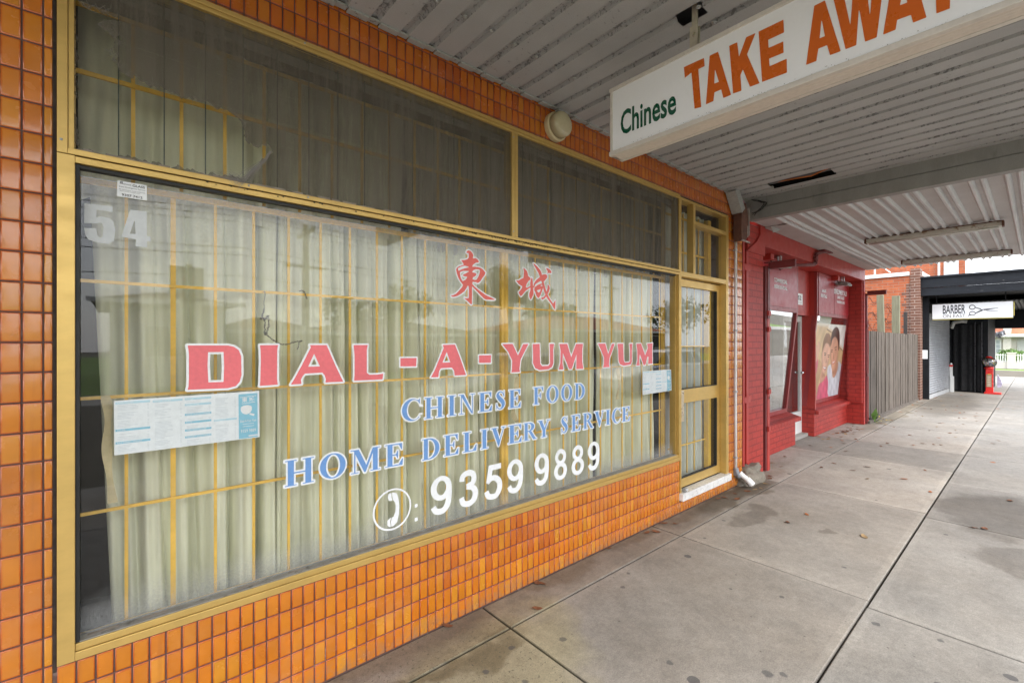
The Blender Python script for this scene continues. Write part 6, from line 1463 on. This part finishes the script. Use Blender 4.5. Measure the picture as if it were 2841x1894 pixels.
def gumball():
    x, y = 20.22, -1.20
    r = thing('gumball_machine', (x, y, 0), 'red gumball vending machine with a clear globe by the black wall', 'vending machine')
    b = MB(); b.box(x - .16, x + .16, y - .26, y + .10, .0, .055, 0, .01); b.build('base', GUMRED, r)
    b = MB(); b.box(x - .08, x + .08, y - .09, y + .07, .055, .76, 0, .012); b.build('pedestal', GUMRED, r)
    b = MB()
    for k in range(6): z = .24 + k * .055; b.prism([(y - .045, z), (y + .045, z), (y + .02, z + .03), (y - .03, z + .03)], lambda a, c, t: (t, a, c), x - .089, x - .0805, 1)
    b.box(x - .086, x - .0805, y - .06, y + .055, .21, .60); b.box(x - .09, x - .0865, y - .04, y + .02, .585, .61, 2); b.build('spiral_chute', [M('smoky_plastic', (.30, .22, .14), .15), M('pale_plastic', (.6, .52, .4), .2), M('yellow_plastic_strip', (.7, .45, .05), .4)], r)
    gl = bpy.data.materials.new('clear_globe'); n = nodes(gl)
    fr = add(n, 'ShaderNodeFresnel'); fr.inputs[0].default_value = 1.5; tr_ = add(n, 'ShaderNodeBsdfTransparent'); g_ = add(n, 'ShaderNodeBsdfGlossy'); g_.inputs['Roughness'].default_value = .03
    mx_ = add(n, 'ShaderNodeMixShader'); n.links.new(math_(n, 'ADD', fr.outputs[0], .10), mx_.inputs[0]); n.links.new(tr_.outputs[0], mx_.inputs[1]); n.links.new(g_.outputs[0], mx_.inputs[2]); o_ = add(n, 'ShaderNodeOutputMaterial'); n.links.new(mx_.outputs[0], o_.inputs[0])
    R_ = .17; zc = .965; b = MB(); b.lathe([(max(.02, R_ * math.sin(R(a))), -R_ * math.cos(R(a))) for a in range(14, 162, 8)], (x, y - .005, zc), 'Z', 28); b.build('globe', gl, r, smooth=True)
    b = MB(); b.lathe([(.085, .12), (.08, .15), (.05, .175), (.01, .185)], (x, y, zc), 'Z', 24); b.lathe([(.10, -.205), (.11, -.17), (.075, -.145)], (x, y, zc), 'Z', 24); b.build('cap', GUMRED, r, smooth=True)
    rnd = random.Random(5); cols = [(.7, .1, .1), (.75, .55, .08), (.1, .35, .12), (.75, .72, .7), (.15, .25, .6), (.7, .3, .45)]
    mats = [M('gumball_%s' % nm, c, .3, bstr=0) for nm, c in zip(('red', 'yellow', 'green', 'white', 'blue', 'pink'), cols)]
    b = MB()
    for k in range(130):
        while True:
            p = Vector((rnd.uniform(-1, 1), rnd.uniform(-1, 1), rnd.uniform(-.95, -.1)))
            if p.length < .93: break
        b.lathe([(.004, -.014), (.012, -.008), (.0145, 0), (.012, .008), (.004, .014)], (x + p.x * (R_ - .012), y - .005 + p.y * (R_ - .012), zc + p.z * (R_ - .012)), 'Z', 7, rnd.randrange(6))
    o = b.build('gumballs', mats, r, smooth=True); o['kind'] = 'stuff'
    # white guard post leaning beside the shutter
    r = thing('shutter_strip', (20.05, -.37, 0), 'narrow white upright strip with a red band at the end of the roller shutter', 'post')
    b = MB(); b.prism([(20.02, -.34), (20.07, -.34), (20.07, -.41), (20.02, -.41)], lambda a, c, t: (a, c if t > .5 else c - .0, t), 0, .80); b.box(20.01, 20.08, -.44, -.36, 0, .5); b.build('strip', WHITE, r)
    b = MB(); b.box(20.01, 20.08, -.415, -.335, .80, .86); b.build('red_band', GUMRED, r)
    b = MB(); b.lathe([(.03, 0), (.03, .03), (.012, .06)], (20.045, -.375, .86), 'Z', 12); b.build('cap', WHITE, r)
    b = MB(); b.prism([(-1.36, .17), (-1.44, .20), (-1.46, .30), (-1.42, .45), (-1.36, .58), (-1.35, .3)], lambda a, c, t: (t, a, c), 20.6, 20.75); o = b.build('shopping_bag', M('pink_blue_bag', (.45, .45, .60), .6, var=.5, vs=12), origin=(20.7, -1.4, .17)); 
    tag(o, 'small patterned bag hanging behind the gumball machine', 'bag')
gumball()

# ================================================================== ACROSS THE SIDE STREET
def leafball(mb, c, rad, n, size, rnd, squash=.8, clump=5):
    cs = [Vector((rnd.gauss(0, .45), rnd.gauss(0, .45), rnd.gauss(0, .4) * squash)) * rad for _ in range(clump)]
    for k in range(n):
        q = rnd.choice(cs); d = Vector((rnd.gauss(0, 1), rnd.gauss(0, 1), rnd.gauss(0, 1))).normalized() * rad * .55 * rnd.uniform(.5, 1)
        p = Vector(c) + q + Vector((d.x, d.y, d.z * squash)); a = Vector((rnd.gauss(0, 1), rnd.gauss(0, 1), rnd.gauss(0, 1))).normalized(); b_ = a.cross(Vector((rnd.gauss(0, 1), rnd.gauss(0, 1), rnd.gauss(0, 1)))).normalized()
        s = size * rnd.uniform(.6, 1.3); mb.face([p - a * s, p + b_ * s * .5, p + a * s, p - b_ * s * .5])
def tree(x, y, h, rad, label, seed, group='trees across the road', cat='tree', mat=PLANTD, n=1600, size=.16):
    rnd = random.Random(seed); r = thing('tree', (x, y, 0), label, cat, group)
    b = MB(); b.tube([(x, y, 0), (x + .1, y, h * .3), (x - .05, y + .1, h * .6), (x, y, h * .85)], [h * .035, h * .027, h * .018, .03], 8)
    for k in range(5):
        a = rnd.uniform(0, 6.28); z = h * rnd.uniform(.35, .6); b.tube([(x, y, z), (x + math.cos(a) * rad * .4, y + math.sin(a) * rad * .4, z + h * .15), (x + math.cos(a) * rad * .7, y + math.sin(a) * rad * .7, z + h * .25)], [h * .015, h * .01, .015], 6)
    b.build('trunk', TRUNK, r)
    b = MB(); leafball(b, (x, y, h * .70), rad, n, size, rnd, .75, 11); b.build('crown', mat, r, fixn=False)
def far_house():
    r = thing('cream_house', (45, 2, 0), 'cream rendered house with terracotta roof across the side street', 'house')
    b = MB(); b.box(43, 55, -9, 10, 0, 1.98); b.build('wall', RENDER, r)
    b = MB(); b.prism([(42.5, 2.0), (49, 5.2), (55.5, 2.0)], lambda a, c, t: (a, t, c), -9.5, 10.5); b.build('roof', TERRA, r)
    b = MB(); b.box(42.4, 42.52, -9.5, 10.5, 1.90, 2.06); b.box(42.5, 43, -9.5, 10.5, 1.88, 1.9); b.build('gutter', WHITE, r)
    b = MB(); b.box(42.7, 43.7, -1.05, -.70, 0, 3.6); b.build('chimney', M('pale_chimney_render', (.5, .47, .42), .8), r)
    w_ = MB(); w_.box(42.93, 42.99, -.62, .6, .84, 1.74)
    f = w_.build('window', WHITE, r)
    g = MB(); g.box(42.92, 42.929, -.57, .55, .88, 1.70); g.build('pane', M('house_window_glass', (.35, .38, .40), .08), f)
    g = MB()
    for k in range(6): y_ = -.57 + k * .2; g.box(42.905, 42.919, y_ - .012, y_ + .012, .88, 1.70)
    for z in (1.15, 1.42): g.box(42.902, 42.904, -.57, .55, z - .012, z + .012)
    g.build('glazing_bar', WHITE, f)
    b = MB(); b.box(42.9, 42.99, -2.4, -1.3, .2, 1.75); b.build('garage_door', M('grey_door_paint', (.36, .36, .34), .6), r)
    r = thing('white_picket_fence', (39.6, 0, 0), 'low white picket fence with a rendered pillar across the side street', 'fence')
    b = MB(); b.box(39.5, 39.8, -8, 12, 0, .39); b.build('plinth', RENDER, r)
    b = MB()
    y = -7.9
    while y < 12:
        if not (-1.36 < y < -.97): b.box(39.62, 39.66, y - .022, y + .022, .39, .87)
        y += .10
    b.box(39.60, 39.68, -8, 12, .78, .81); b.box(39.60, 39.68, -8, 12, .42, .45); b.build('picket', WHITE, r)
    b = MB(); b.box(39.45, 39.85, -1.31, -.97, 0, .90); b.box(39.42, 39.88, -1.34, -.94, .901, .95); b.build('pillar', RENDER, r)
    rnd = random.Random(3); r = thing('shrub', (41, -1.1, 0), 'round green shrub behind the white picket fence', 'shrub'); b = MB(); leafball(b, (41, -1.15, .85), .62, 1300, .07, rnd, .9, 7); b.build('foliage', PLANTG, r, fixn=False)
    b = MB(); b.tube([(41, -1.15, 0), (41, -1.12, .8)], .05, 6); b.build('stem', TRUNK, r)
    b = MB(); P = [(28.0, -.3, 2.22), (28.0, -.85, 2.24), (28, -1.0, 2.15), (28, -1.05, 1.95), (28, -1.12, 1.8)]
    b.tube(P[:2], .03, 6); o = b.build('sign_arm', DARK, origin=(28, -.9, 2)); tag(o, 'dark bar projecting past the end of the barber awning', 'bar')
    b = MB(); leafball(b, (28.0, -1.14, 1.98), .15, 160, .06, rnd, 1.3, 4); o = b.build('plastic_sheet', M('grey_torn_plastic', (.22, .23, .25), .4, var=.5, vs=6), origin=(28, -1.14, 1.9), fixn=False); tag(o, 'torn grey plastic sheet hanging beyond the barber awning', 'plastic sheet')
    tree(50, -12, 7, 2.4, 'dark tree beside the cream house across the side street', 40, 'trees beyond the side street')
far_house()

# ================================================================== OPPOSITE SIDE OF THE ROAD (seen reflected in the glass)
def house(x0, x1, y0, z1, zr, wall, roof, label, depth=9, hip=True, win=True):
    r = thing('house', ((x0 + x1) / 2, y0, 0), label, 'house', 'houses on the opposite side of the road')
    b = MB(); b.box(x0, x1, y0 - depth, y0, 0, z1); b.build('wall', wall, r)
    xm = (x0 + x1) / 2; e = .5; ym = y0 - depth / 2; b = MB(); h = min(depth / 2, (x1 - x0) / 2) * .9
    A = [(x0 - e, y0 + e, z1), (x1 + e, y0 + e, z1), (x1 + e, y0 - depth - e, z1), (x0 - e, y0 - depth - e, z1)]; T0, T1 = (x0 + h, ym, zr), (x1 - h, ym, zr)
    b.face([A[0], A[1], T1, T0]); b.face([A[1], A[2], T1]); b.face([A[2], A[3], T0, T1]); b.face([A[3], A[0], T0]); b.face(A); rf = b.build('roof', roof, r)
    b = MB(); b.box(x0 - e - .06, x1 + e + .06, y0 + e, y0 + e + .1, z1 - .12, z1 + .04); b.build('gutter', WHITE, r)
    n = max(1, int((x1 - x0) / 3.5))
    for k in range(n):
        cx = x0 + (x1 - x0) * (k + .5) / n
        f = MB(); f.box(cx - .8, cx + .8, y0 + .002, y0 + .05, 1.0, min(2.2, z1 - .3)); fo = f.build('window', WHITE, r)
        g = MB(); g.box(cx - .72, cx + .72, y0 + .051, y0 + .058, 1.08, min(2.12, z1 - .38)); g.build('pane', CARG, fo)
OW = M('off_white_wall', (.62, .61, .57), .8); BW = M('brown_brick_wall', (.22, .13, .09), .8)
house(-.2, 3.1, -18, 3.0, 3.7, OW, BROOF, 'white walled two storey house end, leftmost opposite the takeaway')
house(3.6, 6.9, -19, 2.05, 2.8, BW, BROOF, 'low brown brick house between the white house and the power pole')
house(7.6, 17, -20, 2.0, 3.0, BW, BROOF, 'long brown brick house behind the power pole')
house(22, 36, -19, 2.4, 3.7, BW, TERRA, 'brick house with a tiled roof opposite the red shop')
tree(10.4, -24.5, 4.4, 1.5, 'small round tree behind the long brown house', 31, n=900); tree(13.0, -23, 5.2, 1.7, 'bushy tree behind the right end of the long brown house', 32, n=1100); tree(21.2, -22.5, 7.6, 1.9, 'tallest dark tree opposite the display window', 33, n=5200, size=.15); tree(29, -26, 5.4, 2.2, 'tree behind the tiled house opposite the red shop', 34, n=4200, size=.15); tree(-4.5, -15, 4.5, 2.3, 'tree beside the white walled house', 35)
tree(40, -20, 6, 2.6, 'broad tree at the corner across the road', 37)
def pole(x, y, h, label):
    r = thing('power_pole', (x, y, 0), label, 'power pole', 'power poles across the road')
    b = MB(); b.tube([(x, y, 0), (x, y, h)], [.17, .12], 10); b.build('pole', TRUNK, r)
    b = MB(); b.box(x - .06, x + .06, y - 1.1, y + 1.1, h - .45, h - .33); b.box(x - .9, x + .9, y - .05, y + .05, h - 2.0, h - 1.9); b.build('cross_arm', TRUNK, r)
    b = MB()
    for q in (-1, -.4, .4, 1): b.lathe([(.04, 0), (.05, .06), (.02, .14)], (x, y + q, h - .33), 'Z', 8)
    b.build('insulator', WHITE, r)
pole(6.6, -20, 7.0, 'tall timber power pole opposite the letters DIAL'); pole(27.0, -18, 7.4, 'timber power pole opposite the red shop'); pole(-22, -15, 8.6, 'timber power pole down the road to the left')
def wire(y, z, s, label):
    b = MB(); P = []
    for k in range(41):
        x = -22 + 52 * k / 40; t = (k / 40 * 2) % 1; P.append((x, y, z - s * (1 - (2 * t - 1) ** 2)))
    b.tube(P, .014, 4); o = b.build('power_line', BLK, origin=(4, y, z), fixn=False); tag(o, label, 'power line', 'power lines across the road')
for k, (y, z, lab) in enumerate(((-18.9, 6.9, 'highest overhead power line, nearest the road'), (-19.6, 6.85, 'second overhead power line at the top of the poles'), (-21, 6.9, 'top power line on the house side arm'), (-20.0, 5.6, 'lower telephone line, upper of the pair'), (-20.05, 5.3, 'lower telephone line, under its twin'), (-20.0, 4.4, 'lowest single telephone line'))): wire(y, z, .5, lab)
def traffic_light(x, y, z0, label):
    r = thing('traffic_light', (x, y, 0), label, 'traffic light', 'traffic lights by the kerb')
    b = MB(); b.tube([(x, y, 0), (x, y, z0 + 1.1)], .06, 8); b.build('pole', GALV, r)
    b = MB(); b.box(x - .16, x + .16, y - .3, y - .08, z0, z0 + 1.0, 0, .02); b.box(x - .28, x + .28, y - .33, y - .301, z0 - .1, z0 + 1.1); b.build('housing', BLACKP, r)
    for k, c in enumerate(((.4, .02, .02), (.4, .2, .02), (.02, .25, .08))):
        b = MB(); b.lathe([(.10, 0), (.09, -.02)], (x, y - .07, z0 + .82 - k * .32), 'Y', 16); b.build('lens', M('signal_lens_%s' % ('red', 'amber', 'green')[k], c, .2), r)
traffic_light(1.05, -8.6, 2.0, 'traffic light with dark backing board on the far side of the parked cars'); 
def car():
    x0, y0 = 5.2, -5.25       # parked parallel to the kerb, side facing the shops
    r = thing('parked_car', (7.4, -6.1, -.13), 'white estate car parked at the kerb in front of the takeaway', 'car')
    zb = -.13; Ln = 4.5; W = 1.75; yn, yf = y0, y0 - W
    sec = [(0, .35, .62, .0), (.10, .25, .78, .0), (.7, .22, .95, .0), (1.25, .22, 1.02, .0), (1.95, .22, 1.04, 0), (3.0, .22, 1.04, 0), (3.9, .22, 1.02, 0), (4.35, .25, .96, 0), (4.5, .38, .75, 0)]
    b = MB(); rings = []
    for s, zl, zh, _ in sec:
        tw = .10 if s < .2 or s > 4.3 else .0; i = len(b.v)
        for (yy, zz) in ((yn - .05 - tw, zl), (yn - tw, zl + .12), (yn + .0 - tw, (zl + zh) / 2), (yn - .04 - tw, zh - .06), (yn - .14 - tw, zh), (yf + .14 + tw, zh), (yf + .04 + tw, zh - .06), (yf + tw, (zl + zh) / 2), (yf + tw, zl + .12), (yf + .05 + tw, zl)): b.v.append((x0 + s, yy, zb + zz))
        rings.append(i)
    for a, c in zip(rings, rings[1:]):
        for q in range(10): b.f.append((a + q, a + (q + 1) % 10, c + (q + 1) % 10, c + q)); b.m.append(0)
    b.f.append(tuple(rings[0] + q for q in range(10))); b.m.append(0); b.f.append(tuple(rings[-1] + q for q in range(10))); b.m.append(0)
    b.build('body', CARP, r, smooth=False)
    def cab(z0, z1, xa, xb, xc, xd, ins0, ins1, nm, mt, top=True):
        b = MB(); lo = [(x0 + xa, yn - ins0), (x0 + xb, yn - ins0), (x0 + xb, yf + ins0), (x0 + xa, yf + ins0)]; hi = [(x0 + xc, yn - ins1), (x0 + xd, yn - ins1), (x0 + xd, yf + ins1), (x0 + xc, yf + ins1)]
        L_ = [(p[0], p[1], zb + z0) for p in lo]; H_ = [(p[0], p[1], zb + z1) for p in hi]
        for k in range(4): b.face([L_[k], L_[(k + 1) % 4], H_[(k + 1) % 4], H_[k]])
        b.face(H_); b.face(L_[::-1]); b.build(nm, mt, r)
    cab(1.0, 1.38, 1.2, 4.38, 2.0, 4.15, .10, .24, 'side_window', CARG); cab(1.381, 1.45, 1.98, 4.17, 2.15, 4.05, .23, .30, 'roof', CARP)
    b = MB()
    for xx in (2.05, 3.0, 3.75, 4.25):
        b.prism([(xx, 1.0), (xx + .07, 1.0), (xx + .11, 1.39), (xx + .05, 1.39)], lambda a, c, t: (x0 + a, yn - .085 - .135 * (c - 1.0) / .39 + t, zb + c), -.0, .012)
    b.build('door_pillar', CARP, r)
    b = MB(); b.box(x0 + 1.9, x0 + 2.1, yn + .0, yn + .16, zb + .98, zb + 1.1, 0, .03); b.build('mirror', CARP, r)
    for xx in (.85, 3.65):
        for yy, s in ((yn - .18, 1), (yf + .0, -1)):
            b = MB(); b.lathe([(.20, -.0), (.31, .02), (.32, .10), (.31, .17), (.20, .19)], (x0 + xx, yy + (.0 if s > 0 else .19), zb + .32), 'Y', 24); w_ = b.build('wheel', RUBBER, r)
            b = MB(); b.lathe([(.20, .188), (.19, .196), (.04, .200)], (x0 + xx, yy, zb + .32), 'Y', 16) if s > 0 else b.lathe([(.19, -.0), (.04, -.01)], (x0 + xx, yy + .19, zb + .32), 'Y', 16); b.build('rim', CHROME, w_)
    for yy in (yn - .3, yf + .3):
        b = MB(); b.box(x0 - .01, x0 + .12, yy - .15, yy + .15, zb + .58, zb + .72, 0, .02); b.build('headlight', M('headlight_glass', (.6, .62, .65), .1), r)
        b = MB(); b.box(x0 + 4.42, x0 + 4.50, yy - .10, yy + .10, zb + .62, zb + .85, 0, .02); b.build('tail_light', GUMRED, r)
    c2 = copy_tree(r, (13.3, -6.1, -.13), 'white estate car parked at the kerb opposite the red shop')
car()

# ================================================================== FALLEN LEAVES
def leaves():
    rnd = random.Random(17); protos = []
    for mt in (LEAFB, LEAFB, LEAFO, LEAFT):
        for v in range(2):
            b = MB(); n_ = 5; L_ = 1.0; pts = []
            c = rnd.uniform(.10, .30)
            for k in range(n_ + 1):
                t = k / n_; wd = .30 * math.sin(math.pi * (t * .92 + .04)) ** .8; zc = .04 + c * (t - .4) ** 2 * 1.5; up = c * .9 * wd
                b.v += [(t - .5, -wd, zc + up * rnd.uniform(.3, 1.3)), (t - .5, 0, zc), (t - .5, wd, zc + up * rnd.uniform(.3, 1.3))]
            for k in range(n_):
                for q in range(2): a = k * 3 + q; b.f.append((a, a + 1, a + 4, a + 3)); b.m.append(0)
            b.tube([(.5, 0, .05), (.75, .05, .03)], .012, 4)
            o = b.build('fallen_leaf', mt, fixn=False); protos.append(o)
    spots = [(1.40, -.03, 2), (2.10, -.03, 0), (2.12, -.06, 1), (2.87, -.03, 0), (3.35, -.06, 1), (3.42, -.10, 0), (3.63, -.05, 2), (3.70, -.12, 0), (4.48, -.75, 2), (4.82, -.80, 4), (4.62, -1.27, 6), (5.56, -1.84, 0), (5.6, -1.9, 1), (5.08, -.17, 3), (4.9, -.12, 1), (5.2, -.2, 6), (5.3, -.22, 7), (4.62, -.07, 1), (4.7, -.1, 3), (4.75, -.2, 0), (5.5, -.20, 6), (5.75, -.15, 0), (5.85, -.12, 2), (1.9, -.24, 1), (.9, -.25, 2), (6.4, -.05, 1), (7.0, .1, 0), (7.1, -.45, 0), (8.9, .22, 4), (8.6, -.2, 1), (6.9, -.7, 1), (6.6, -.9, 6)]
    for k in range(135):
        x = rnd.uniform(6.5, 18) if rnd.random() < .78 else rnd.uniform(9, 24); y = rnd.gauss(-.9, .7) if rnd.random() < .6 else rnd.uniform(-.3, .15)
        y = max(-3, min(.1, y)); spots.append((x, y, rnd.randrange(8)))
    for k in range(22): spots.append((rnd.uniform(9.3, 10.8), rnd.uniform(-.15, .15), rnd.randrange(8)))
    used = set()
    for x, y, i in spots:
        i = i % 8
        if i in used: o = protos[i].copy(); COL.objects.link(o)
        else: o = protos[i]; used.add(i)
        s = rnd.uniform(.045, .075); o.location = (x, y, .0015); o.scale = (s, s, s); o.rotation_euler = (rnd.uniform(-.15, .15), rnd.uniform(-.15, .15), rnd.uniform(0, 6.28))
        tag(o, 'small curled dead leaf lying on the concrete pavement', 'leaf', 'fallen leaves on the pavement')
    for i, o in enumerate(protos):
        if i not in used: bpy.data.objects.remove(o)
leaves()
